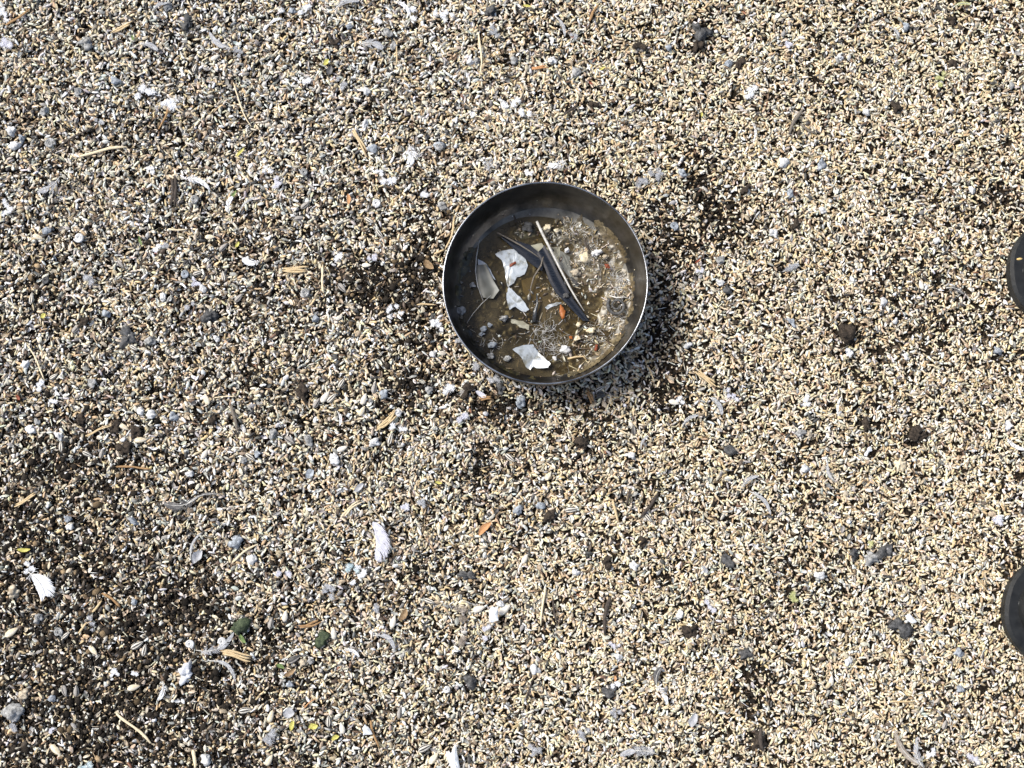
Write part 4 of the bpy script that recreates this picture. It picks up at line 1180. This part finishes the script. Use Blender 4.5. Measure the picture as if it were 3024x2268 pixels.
def build_pool():
    # sludge: a lumpy bed over part of the bowl's floor
    n = 150
    rr = .0895
    u = np.linspace(-rr, rr, n)
    X, Y = np.meshgrid(u + BLOC.x, u + BLOC.y, indexing='ij')
    T = sludge_t(X, Y)
    Fz = np.array([[floor_z(a, b) for a, b in zip(ra, rb)] for ra, rb in zip(X, Y)])
    D = np.hypot(X - BLOC.x, Y - BLOC.y)
    Z = Fz + np.where(D > .080, np.minimum(T, .0005 + (.088 - D) * .2), T)
    ok = (T > -.0004) & (D < .087)
    px, py = to_px(X, Y, .007)
    cx, cy = (px - 1240) / .434, (py - 480) / .434
    olive, brown, dark, pale = (np.array(c) for c in ((.060, .052, .022), (.105, .078, .038), (.012, .011, .008), (.22, .18, .105)))
    a = VS1(X + .3, Y)[..., None]
    b = VS2(Y, X + .1)[..., None]
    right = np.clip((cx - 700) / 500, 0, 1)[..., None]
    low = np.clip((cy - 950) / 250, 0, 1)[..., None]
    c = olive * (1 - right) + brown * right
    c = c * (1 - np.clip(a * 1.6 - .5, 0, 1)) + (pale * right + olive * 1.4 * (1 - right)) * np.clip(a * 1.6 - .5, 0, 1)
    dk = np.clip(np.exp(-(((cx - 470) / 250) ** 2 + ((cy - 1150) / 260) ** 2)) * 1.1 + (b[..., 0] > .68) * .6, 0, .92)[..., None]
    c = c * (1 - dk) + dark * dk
    idx = -np.ones((n, n), int)
    idx[ok] = np.arange(ok.sum())
    V = np.stack([X, Y, Z], -1)[ok]
    q = idx[:-1, :-1], idx[1:, :-1], idx[1:, 1:], idx[:-1, 1:]
    g = (q[0] >= 0) & (q[1] >= 0) & (q[2] >= 0) & (q[3] >= 0)
    tri = np.concatenate([np.stack([q[0][g], q[1][g], q[2][g]], 1), np.stack([q[0][g], q[2][g], q[3][g]], 1)])
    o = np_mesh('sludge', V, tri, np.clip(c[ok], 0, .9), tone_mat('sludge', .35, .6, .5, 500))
    tag(o, 'brown and olive sludge of soaked seed on the floor of the bowl', 'sludge', kind='stuff')
    # water: level sheet that meets the leaning bowl's wall and floor
    mb = MB()
    k, n = 26, 96
    ctr = Vector((BLOC.x + BAXIS.x * .02, BLOC.y + BAXIS.y * .02, ZW))
    vs = [tuple(ctr)]
    for j in range(n):
        a = 2 * math.pi * j / n
        lo, hi = 0, .2
        for _ in range(24):
            m_ = (lo + hi) / 2
            x, y = ctr.x + m_ * math.cos(a), ctr.y + m_ * math.sin(a)
            q = BINV @ Vector((x, y, ZW))
            if math.hypot(q.x, q.y) < .0925 and in_profile(math.hypot(q.x, q.y)) < q.z:
                lo = m_
            else:
                hi = m_
        for i in range(1, k + 1):
            s = lo * i / k
            vs.append((ctr.x + s * math.cos(a), ctr.y + s * math.sin(a), ZW))
    fs = [(0, 1 + j * k, 1 + ((j + 1) % n) * k) for j in range(n)]
    for j in range(n):
        for i in range(k - 1):
            fs.append((1 + j * k + i, 1 + j * k + i + 1, 1 + ((j + 1) % n) * k + i + 1, 1 + ((j + 1) % n) * k + i))
    mb.add(vs, fs)
    m = bpy.data.materials.new('murky_water')
    m.use_nodes = True
    nd = m.node_tree
    nd.nodes.remove(nd.nodes['Principled BSDF'])
    tr = nd.nodes.new('ShaderNodeBsdfTransparent')
    gl = nd.nodes.new('ShaderNodeBsdfGlossy')
    gl.inputs['Roughness'].default_value = .03
    df = nd.nodes.new('ShaderNodeBsdfDiffuse')
    df.inputs[0].default_value = (.15, .12, .07, 1)
    fr = nd.nodes.new('ShaderNodeFresnel')
    fr.inputs[0].default_value = 1.33
    tc = nd.nodes.new('ShaderNodeTexCoord')
    nz = nd.nodes.new('ShaderNodeTexNoise'); nz.inputs['Scale'].default_value = 45; nz.inputs['Detail'].default_value = 4
    mr = nd.nodes.new('ShaderNodeMapRange'); mr.inputs[1].default_value, mr.inputs[2].default_value, mr.inputs[3].default_value, mr.inputs[4].default_value = .38, .72, .02, .40
    tr.inputs[0].default_value = (.58, .52, .37, 1)
    m1, m2 = nd.nodes.new('ShaderNodeMixShader'), nd.nodes.new('ShaderNodeMixShader')
    bp = nd.nodes.new('ShaderNodeBump'); bp.inputs['Strength'].default_value = .25; bp.inputs['Distance'].default_value = .0006
    n2 = nd.nodes.new('ShaderNodeTexNoise'); n2.inputs['Scale'].default_value = 110
    L = nd.links.new
    L(tc.outputs['Object'], nz.inputs[0]); L(tc.outputs['Object'], n2.inputs[0]); L(n2.outputs[0], bp.inputs['Height'])
    L(bp.outputs[0], gl.inputs['Normal']); L(bp.outputs[0], fr.inputs['Normal'])
    L(nz.outputs[0], mr.inputs[0]); L(mr.outputs[0], m1.inputs[0]); L(tr.outputs[0], m1.inputs[1]); L(df.outputs[0], m1.inputs[2])
    L(fr.outputs[0], m2.inputs[0]); L(m1.outputs[0], m2.inputs[1]); L(gl.outputs[0], m2.inputs[2]); L(m2.outputs[0], nd.nodes['Material Output'].inputs[0])
    o = mb.build('water', m)
    tag(o, 'murky brown water standing in the steel bowl', 'water', kind='structure')
    # soaked grain, husks and specks in the bowl
    parts = []

    def bowl_pts(n, f):
        a, r = rng.uniform(0, 6.283, n), .084 * np.sqrt(rng.random(n))
        x, y = BLOC.x + r * np.cos(a), BLOC.y + r * np.sin(a)
        t = sludge_t(x, y)
        px, py = to_px(x, y, .007)
        cx, cy = (px - 1240) / .434, (py - 480) / .434
        k = f(cx, cy, t) > rng.random(n)
        return x[k], y[k], t[k], cx[k], cy[k]
    for T, n, (l0, l1), (w0, w1), top_ in ((t_spindle(), 620, (.0035, .0055), (.35, .5), .5), (t_husk(), 420, (.004, .007), (.4, .6), .6), (t_crumb(3), 1500, (.0008, .0024), (.8, 1.1), .8), (t_needle(), 420, (.005, .012), (.1, .14), .7)):
        x, y, t, cx, cy = bowl_pts(n, lambda cx, cy, t: np.where(t > .0012, .75, np.where(t > 0, .35, .03)) * (.25 + .75 * np.clip((cx - 500) / 500, 0, 1)))
        n = len(x)
        z = np.array([floor_z(a, b) for a, b in zip(x, y)]) + np.maximum(t, 0) + .0006
        flo = rng.random(n) < .4
        z = np.where(flo, np.maximum(z, ZW + .0002), z)
        Ls = rng.uniform(l0, l1, n); ww = rng.uniform(w0, w1, n)
        c, k = pick(np.clip(.5 + 0 * x, 0, 1), np.clip(.35 + 0 * x, 0, 1), 0 * x)
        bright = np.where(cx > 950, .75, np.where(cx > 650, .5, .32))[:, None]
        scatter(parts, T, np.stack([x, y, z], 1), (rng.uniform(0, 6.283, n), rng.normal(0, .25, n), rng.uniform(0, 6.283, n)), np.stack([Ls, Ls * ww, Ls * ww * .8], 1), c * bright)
    # specks dried on the bare metal
    n = 90
    a, r = rng.uniform(0, 6.283, n), .089 * np.sqrt(rng.uniform(.25, 1, n))
    x, y = BLOC.x + r * np.cos(a), BLOC.y + r * np.sin(a)
    z = np.array([floor_z(p, q) for p, q in zip(x, y)]) + .0002
    Ls = rng.uniform(.0007, .0017, n)
    c, k = pick(np.full(n, .5), np.full(n, .6), np.zeros(n))
    scatter(parts, t_crumb(5), np.stack([x, y, z], 1), (rng.uniform(0, 6.283, n), rng.uniform(0, 6.283, n), 0 * x), np.stack([Ls * 1.6, Ls, Ls * .6], 1), c)
    o = join('soaked_seed', parts, tone_mat('wet_grain', .3, .6, .3, 700))
    tag(o, 'wet grains, husks and specks floating and heaped in the bowl', 'soaked seed', kind='stuff')
    # wet fibres of down
    mb = MB()
    for hx, hy, rx, ry, nn, le in ((1040, 470, 110, 60, 70, .007), (1130, 620, 70, 110, 80, .007), (1350, 830, 60, 90, 90, .006), (1200, 1180, 170, 140, 90, .008), (830, 1180, 110, 90, 60, .012), (1270, 720, 80, 60, 60, .005), (1380, 1060, 50, 90, 50, .006), (440, 1250, 120, 80, 30, .007), (950, 1280, 130, 90, 50, .01)):
        for _ in range(nn):
            cx, cy = random.gauss(hx, rx * .6), random.gauss(hy, ry * .6)
            p = BC(cx, cy)
            r0 = math.hypot(p.x - BLOC.x, p.y - BLOC.y)
            if r0 > .082:
                continue
            zz = max(ZW + .0003, floor_z(p.x, p.y) + max(0, float(sludge_t(np.array([p.x]), np.array([p.y]))[0])) + .0008)
            a, b = random.uniform(0, 6.28), random.uniform(-1.6, 1.6)
            l = le * random.uniform(.5, 1.3)
            q = Vector((p.x, p.y, zz))
            pts = []
            for k in range(6):
                pts.append(q.copy())
                q += Vector((math.cos(a + b * k / 5), math.sin(a + b * k / 5), random.uniform(-.1, .1))) * l / 5
            mb.ribbon(pts, [.00026 * random.uniform(.5, 1.5)] * 5 + [.0001])
    o = mb.build('down_fibres', mat('wet_down', (.20, .185, .15), (.66, .66, .66), .5, 90, 2, trans=.2))
    tag(o, 'matted white down fibres stuck to the sludge in the bowl', 'down fibres', kind='stuff')


build_pool()

# things in the bowl
def C2(pts):
    return [(1240 + x * .434, 480 + y * .434) for x, y in pts]


PAPER_WET = mat('wet_paper', (.16, .155, .12), (.44, .48, .52), .3, 90, 5, spec=.6, pos=(.36, .52))
PAPER_SUNK = mat('sunken_paper', (.20, .185, .13), (.38, .37, .29), .5, 70, 3)
BG_ = 'paper scraps in the bowl'
scrap(C2([(512, 622), (545, 602), (648, 588), (668, 620), (715, 640), (735, 700), (712, 760), (660, 780), (640, 820), (600, 850), (588, 800), (578, 730), (556, 664)]), ZW + .0011, PAPER_WET, '', group=BG_, lab='stained pale paper scrap left of the quill in the bowl', crown=.0006)
scrap(C2([(604, 852), (640, 880), (700, 940), (744, 1000), (722, 1018), (690, 1012), (650, 982), (612, 1008), (596, 960), (590, 890)]), ZW + .0010, PAPER_WET, '', group=BG_, lab='small bright folded paper scrap in the middle of the bowl', fold=(.6, .8, 0, .35), crown=0)
scrap(C2([(630, 1278), (700, 1248), (770, 1240), (805, 1290), (850, 1335), (888, 1372), (872, 1400), (790, 1400), (770, 1385), (752, 1414), (722, 1392), (690, 1330)]), ZW + .0010, PAPER_WET, '', group=BG_, lab='creased white paper scrap near the bottom of the bowl', fold=(.8, -.5, .001, .3), crown=.0002)
scrap(C2([(755, 562), (830, 548), (850, 580), (955, 572), (960, 640), (930, 700), (860, 650), (800, 640)]), ZW + .0002, PAPER_SUNK, '', group=BG_, lab='greenish sunken paper scrap behind the long quill', crown=.0002)
scrap(C2([(620, 1066), (700, 1078), (745, 1104), (742, 1140), (715, 1128), (680, 1122), (650, 1095), (622, 1092)]), ZW + .0007, PAPER_SUNK, '', group=BG_, lab='small buff paper strip right of centre left in the bowl'.replace('right of centre left in', 'below the folded scrap in'), crown=.0004)
scrap(C2([(690, 800), (760, 780), (860, 830), (930, 900), (958, 945), (900, 955), (850, 985), (860, 1080), (800, 1100), (770, 960), (700, 880)]), ZW - .0006, mat('brown_paper', (.16, .125, .06), (.27, .22, .12), .5, 60, 3), '', group=BG_, lab='brown soaked paper sheet lying under water mid bowl', crown=.0002)
scrap(C2([(850, 985), (880, 965), (930, 950), (965, 952), (930, 975), (890, 985), (870, 1000)]), ZW + .0006, PAPER_WET, '', group=BG_, lab='torn white paper edge beside the orange petal', crown=.0002)

# long quill feathers
BLACK_VANE = mat('wet_black_vane', (.004, .0045, .007), (.018, .021, .027), .16, 160, 3, (1, 8, 1), spec=.7)


def crop_line(pts, zs):
    return [BC(x, y, z) for (x, y), z in zip(pts, zs)]


def long_feather(line, radii, vane_pts, m, lab, vz=.0015, shaft_m=None):
    base = line[0]
    root = empty('feather', base)
    mb = MB()
    mb.tube([p - base for p in line], radii, 8)
    mb.build('shaft', shaft_m or M['quill'], root)
    if vane_pts:
        mb = MB()
        n = len(vane_pts)
        L, Rr = [], []
        for (lx, ly), (rx, ry), z in vane_pts:
            L.append(BC(lx, ly, z) - base)
            Rr.append(BC(rx, ry, z + .0012) - base)
        seg = 5
        vs = []
        for a, b in zip(L, Rr):
            for k in range(seg + 1):
                t = k / seg
                q = a.lerp(b, t)
                q.z += .0010 * math.sin(math.pi * t * 2) + random.uniform(-.0002, .0002)
                vs.append(q)
        fs = [(i * (seg + 1) + k, i * (seg + 1) + k + 1, (i + 1) * (seg + 1) + k + 1, (i + 1) * (seg + 1) + k) for i in range(n - 1) for k in range(seg)]
        mb.add(vs, fs)
        mb.build('vane', m, root)
    tag(root, lab, 'feather', 'feathers soaking in the bowl')
    return root


long_feather(crop_line([(795, 400), (832, 480), (878, 570), (950, 715), (1020, 850), (1070, 935), (1118, 1010)], [.0175, .0172, .0165, .015, .0135, .0125, .011]), [.0013, .0014, .0013, .0011, .0009, .0007, .0004],
             [((795, 620), (850, 560), .0125), ((850, 720), (905, 670), .0125), ((880, 810), (950, 760), .0120), ((920, 880), (1000, 855), .0115), ((975, 940), (1050, 940), .0110), ((1040, 1010), (1105, 1010), .0100), ((1110, 1080), (1150, 1075), .0092)],
             BLACK_VANE, 'long pale quill with a glossy black vane slanting across the bowl')
long_feather(crop_line([(525, 476), (600, 515), (680, 560), (760, 610), (835, 665)], [.0150, .0145, .0135, .0125, .0115]), [.0007, .0008, .0008, .0006, .0004],
             [((560, 520), (545, 480), .0132), ((640, 590), (650, 530), .0128), ((700, 640), (750, 560), .0125), ((770, 700), (820, 620), .0118), ((830, 740), (850, 690), .0112)],
             BLACK_VANE, 'shorter black feather with thin grey shaft at the upper left of the quill', shaft_m=GT)
MEMB = mat('sodden_grey_vane', (.10, .10, .085), (.20, .20, .18), .4, 60, 2)
long_feather(crop_line([(405, 530), (385, 640), (378, 740), (393, 840), (430, 940)], [.0115, .0108, .0102, .0098, .0094]), [.0004, .0005, .0005, .0004, .0003],
             [((382, 700), (450, 690), .0092), ((380, 770), (500, 800), .0092), ((395, 850), (540, 870), .0091), ((430, 920), (500, 925), .0091)],
             MEMB, 'curved pale shaft of a grey feather at the left side of the bowl')
root = long_feather(crop_line([(320, 1092), (360, 1030), (420, 960), (482, 905)], [.0094, .0097, .0098, .0096]), [.0003, .0003, .0003, .0002], None, None, 'thin bare pale feather shaft at the lower left of the bowl')
feather_pts = C2([(395, 655), (440, 680), (480, 730), (515, 800), (470, 770), (420, 740), (398, 700)])
scrap(feather_pts, ZW + .0012, mat('pale_petal', (.36, .40, .44), (.50, .54, .58), .35, 90), '', name='petal', cat='petal', lab='grey blue petal beside the curved shaft in the bowl', crown=.0008)
scrap(C2([(955, 600), (1020, 640), (1030, 720), (1090, 830), (1060, 850), (1000, 760), (940, 690)]), ZW + .0004, MEMB, '', name='petal', cat='leaf', lab='dark sodden leaf right of the quill in the bowl', crown=.0004)
scrap(C2([(1010, 768), (1050, 790), (1092, 835), (1060, 832), (1025, 800)]), ZW + .0016, M['hull_dark'], '', name='leaf_bit', cat='leaf', lab='small black blade on the leaf right of the quill', crown=.0008)
# twig and dark stems
def bowl_twig(pts, zs, rs, m, lab, name='twig', cat='twig'):
    line = crop_line(pts, zs)
    mb = MB()
    mb.tube([p - line[0] for p in line], rs, 7)
    o = mb.build(name, m, loc=line[0])
    tag(o, lab, cat)


bowl_twig([(840, 640), (825, 700), (775, 780), (755, 850), (745, 930)], [.013, .0145, .0125, .0112, .0098], [.0007, .0009, .0008, .0006, .0005], M['grey_twig'], 'bent grey stem standing out of the water mid bowl')
bowl_twig([(795, 895), (800, 960), (785, 1010), (775, 1085)], [.0125, .0120, .0115, .0095], [.0006, .0014, .0020, .0022], mat('wet_bark', (.01, .01, .012), (.07, .075, .08), .25, 300, 4, bump=.0006, spec=.7), 'wet black bud stalk below the bent stem')
bowl_twig([(776, 1254), (820, 1256), (878, 1248)], [.0112, .0112, .0108], [.0005, .0006, .0003], DT, 'short black splinter on the creased paper scrap')
bowl_twig([(1120, 505), (1130, 560), (1165, 625), (1200, 665)], [.0125, .0125, .012, .0115], [.0005, .0010, .0010, .0004], DT, 'black splinter on the upper right shore of the sludge')
bowl_twig([(1290, 905), (1340, 920), (1390, 915), (1425, 925)], [.0145, .0155, .0158, .0150], [.0006, .0007, .0005, .0003], M['quill'], 'crooked pale stalk at the right of the bowl')
bowl_twig([(1005, 1335), (1060, 1322), (1110, 1318), (1135, 1345)], [.0098, .0100, .0098, .0094], [.0009, .0009, .0008, .0006], ST, 'tan curved straw in the lower part of the bowl', 'straw', 'straw')
bowl_twig([(640, 360), (650, 385), (652, 410)], [.0112, .0112, .0112], [.0006, .0009, .0005], DT, 'tiny black splinter on the bare metal at the top of the bowl')
# orange bits
for pts, lab in (([(955, 965), (975, 985), (992, 1010), (985, 1050), (968, 1066), (955, 1040), (950, 1000)], 'orange petal hanging beside the black vane'), ([(1015, 1182), (1038, 1182), (1042, 1198), (1020, 1202)], 'small orange speck in the lower right of the bowl'),
                 ([(1195, 1235), (1212, 1240), (1205, 1275), (1188, 1282)], 'dark red flake in the lower right of the bowl'), ([(1255, 690), (1285, 690), (1295, 718), (1262, 722)], 'orange red berry skin on the right shore'), ([(610, 690), (650, 672), (655, 690), (612, 712)], 'dark red brown flake on the stained paper')):
    scrap(C2(pts), ZW + .0020 if 'berry' not in lab else .0155, M['red_bit'] if 'red' in lab else mat('orange_petal', (.28, .08, .02), (.42, .15, .04), .4, 200), '', name='petal', cat='petal', lab=lab, crown=.0012, thick=.0005)
# pebbles, white grains, snail and bubbles
for (cx, cy, r, z, m, lab) in [
    (1192, 618, 21, .0135, WS, 'left one of two white pellets on the shore of the sludge'), (1222, 605, 22, .0145, WS, 'right one of two white pellets on the shore of the sludge'), (1000, 598, 19, .0125, WS, 'single white pellet right of the quill in the bowl'), (1265, 640, 20, .013, TS, 'cream pellet on the right shore of the sludge'),
    (995, 902, 24, .0125, DS, 'glassy dark bead on the black vane'), (1080, 1100, 18, .0102, M['cream_hull'], 'cream crumb in the lower right of the bowl'), (1165, 1140, 26, .0105, M['cream_hull'], 'larger cream crumb in the lower right of the bowl'), (1070, 1195, 17, .0100, M['cream_hull'], 'small cream crumb beside the orange speck'),
    (597, 1335, 24, .0096, GS, 'pale pellet left of the creased paper'), (485, 1312, 22, .0092, GS, 'grey pellet at the lower left of the bowl'), (490, 1240, 27, .0098, BLS, 'wet grey ringed pellet at the lower left of the bowl'), (570, 1060, 26, .0102, GS, 'wet grey pellet left of the buff strip'), (915, 1330, 18, .0100, WS, 'white crumb right of the creased paper'),
    (930, 460, 20, .0125, M['cream_hull'], 'cream kernel above the right side of the quill'), (870, 440, 26, .012, M['cream_hull'], 'wet cream kernel beside the quill top'), (1060, 745, 30, .0105, TS, 'tan pellet right of the quill'), (1130, 645, 38, .0125, M['cream_hull'], 'yellowish soaked lump on the upper right sludge'), (990, 1270, 40, .0085, WS, 'blurred pale lump under the lower water'),
    (435, 1130, 22, .0098, BLS, 'shiny wet pellet at the left of the bowl'), (420, 1165, 18, .0096, BLS, 'lower shiny wet pellet at the left of the bowl'), (475, 1105, 16, .0098, BLS, 'upper shiny wet pellet at the left of the bowl'), (280, 1010, 30, .0095, GS, 'dim grey pellet by the left wall of the bowl'), (355, 835, 22, .0092, GS, 'dim pellet left of the curved shaft'), (735, 440, 34, .0108, DS, 'wet dark lump at the top of the sludge')]:
    c = BC(cx, cy, z)
    v, f = lump_verts(int(cx + cy * 3), .2, .7)
    mb = MB()
    mb.add(v * r * .434 * PXM, f)
    o = mb.build('pellet', m, loc=c)
    tag(o, lab, 'pellet', 'pellets in the bowl')
bub = mat('bubble_film', (.55, .58, .56), None, .05, spec=1)
for cx, cy, r, lab in ((405, 782, 13, 'upper bubble right of the curved shaft'), (408, 845, 10, 'lower bubble right of the curved shaft'), (540, 1180, 9, 'small bubble in the lower left water')):
    c = BC(cx, cy, ZW)
    mb = MB()
    rr = r * .434 * PXM
    lathe(mb, [(rr * math.cos(t), rr * math.sin(t) * .8) for t in (0, .3, .6, .9, 1.2, 1.5)], 20)
    o = mb.build('bubble', M['_glass'] if '_glass' in M else None or bub, loc=c)
    tag(o, lab, 'bubble')
# snail-like curled shell on the right shore
c = BC(1340, 975, .0135)
mb = MB()
pts, rs = [], []
for i in range(40):
    t = i / 39
    a = 2.4 + t * 2 * math.pi * 1.6
    q = .0092 * (1 - .75 * t)
    pts.append((q * math.cos(a), q * math.sin(a), .002 * t))
    rs.append(.0016 * (1 - .5 * t))
mb.tube(pts, rs, 8)
tag(mb.build('curled_shell', M['dark_stone'], loc=c), 'dark curled ring of shell at the right side of the bowl', 'shell')

# ------------------------------------------------------------------ the two black rubber boots at the right edge
def boot(px, py, deg, lab):
    tip = W(px, py, .012)
    root = empty('boot', (tip.x, tip.y, .004), R(deg))
    # local: toe tip at x = 0, heel towards +x, 0.29 long
    def half(x, out=0):
        t = min(max(x / .29, 0), 1)
        w_ = .050 * min(1, (1 - max(0, 1 - x / .062) ** 2.3)) ** .5 if x < .062 else .050
        w_ *= 1 - .30 * math.exp(-((x - .165) / .05) ** 2)
        if x > .24:
            w_ *= max(0, 1 - ((x - .24) / .052) ** 2) ** .5
        return max(w_ + out, .0005)
    xs = [0, .001, .003, .006, .010, .016, .024, .034, .046, .060, .08, .10, .12, .14, .16, .18, .20, .22, .24, .255, .268, .278, .285, .289, .291]

    def slab(out, z0, z1, m, name, rag=0, bev=.002):
        mb = MB()
        vs = []
        outline = [(x - out * (1 - 2 * x / .291), half(x, out)) for x in xs] + [(x - out * (1 - 2 * x / .291), -half(x, out)) for x in reversed(xs)]
        n = len(outline)
        for z, s in ((z0, -bev), (z0 + bev, 0), (z1 - bev, 0), (z1, -bev)):
            for x, y in outline:
                d = math.hypot(x - .145, y) or 1
                vs.append((x + (x - .145) / d * s, y + y / d * s, z + rag * math.sin(x * 400)))
        fs = [(l * n + i, l * n + (i + 1) % n, (l + 1) * n + (i + 1) % n, (l + 1) * n + i) for l in range(3) for i in range(n)]
        fs += [tuple(reversed(range(n))), tuple(range(3 * n, 4 * n))]
        mb.add(vs, fs)
        return mb.build(name, m, root, smooth=False)
    slab(.0030, 0, .015, M['rubber_dusty'], 'sole')
    slab(.0045, .0145, .0215, M['rubber'], 'foxing_band', bev=.003)
    # upper: cross-sections from toe cap to heel
    mb = MB()
    k = 15
    prof = []
    for x in xs:
        h = .030 + .020 * (1 - math.exp(-x / .03)) + (.030 * max(0, (x - .08) / .1) if x > .08 else 0)
        if x < .012:
            h = .020 + (h - .020) * math.sin(math.pi / 2 * x / .012) ** .6
        h = min(h, .085)
        w0 = half(x, -.006)
        ring = []
        for j in range(k):
            a = math.pi * j / (k - 1)
            ring.append((x + .006 * (1 - 2 * x / .291), w0 * math.copysign(abs(math.cos(a)) ** .7, math.cos(a)), .0205 + (h - .0205) * math.sin(a) ** .6))
        prof.append(ring)
    vs = [p for r_ in prof for p in r_]
    n = len(prof)
    mb.add(vs, [(i * k + j, (i + 1) * k + j, (i + 1) * k + j + 1, i * k + j + 1) for i in range(n - 1) for j in range(k - 1)] + [tuple(range(k)), tuple(reversed(range((n - 1) * k, n * k)))])
    mb.build('upper', M['rubber'], root)
    # stitched ridge over the toe cap
    mb = MB()
    pts = []
    for j in range(25):
        a = math.pi * j / 24
        x = .018 + .055 * (1 - math.sin(a)) ** 1.2
        w0 = half(x, -.0075) * math.copysign(abs(math.cos(a)) ** .7, math.cos(a))
        h = .030 + .020 * (1 - math.exp(-x / .03))
        f_ = min(1, abs(w0) / max(half(x, -.006), .001))
        z = .0205 + (h - .0205) * max(0, 1 - f_ ** (2 / .7)) ** .3
        pts.append((x + .005, w0, z))
    mb.tube(pts, [.0014] * 25, 6)
    mb.build('toe_ridge', M['rubber_dusty'], root)
    # ankle shaft, open at the top
    mb = MB()
    vs, n = [], 28
    for z, cx, rx, ry, s in ((.060, .225, .062, .040, 1), (.09, .228, .056, .042, 1), (.13, .232, .052, .044, 1), (.18, .235, .054, .048, 1), (.20, .235, .056, .050, 1), (.200, .235, .052, .046, 1), (.13, .232, .048, .040, 1), (.08, .228, .050, .036, 1)):
        for j in range(n):
            a = 2 * math.pi * j / n
            vs.append((cx + rx * math.cos(a), ry * math.sin(a), z))
    mb.add(vs, [(l * n + j, l * n + (j + 1) % n, (l + 1) * n + (j + 1) % n, (l + 1) * n + j) for l in range(7) for j in range(n)] + [tuple(range(7 * n, 8 * n))])
    mb.build('shaft', M['rubber'], root)
    tag(root, lab, 'boot', 'black rubber boots')
    return root


boot(2986, 808, 0, 'upper one of two black rubber boot toes at the right edge')
boot(2973, 1776, -12, 'lower one of two black rubber boot toes at the right edge')
# a grain lying on the upper boot
p = W(3006, 768, .040)
mb = MB()
v, f, _ = t_spindle(7, ((-.4, .26), (-.2, .44), (0, .5), (.22, .42), (.4, .22)))
mb.add(v * np.array([.006, .0026, .0024]), [tuple(int(i) for i in q) for q in f])
tag(mb.build('grain', mat('golden_grain', (.60, .40, .14), (.74, .56, .26), .5, 400), loc=(p.x, p.y, .0445), rz=.1), 'single golden grain lying on the upper boot', 'grain')
print('labels', len(USED))
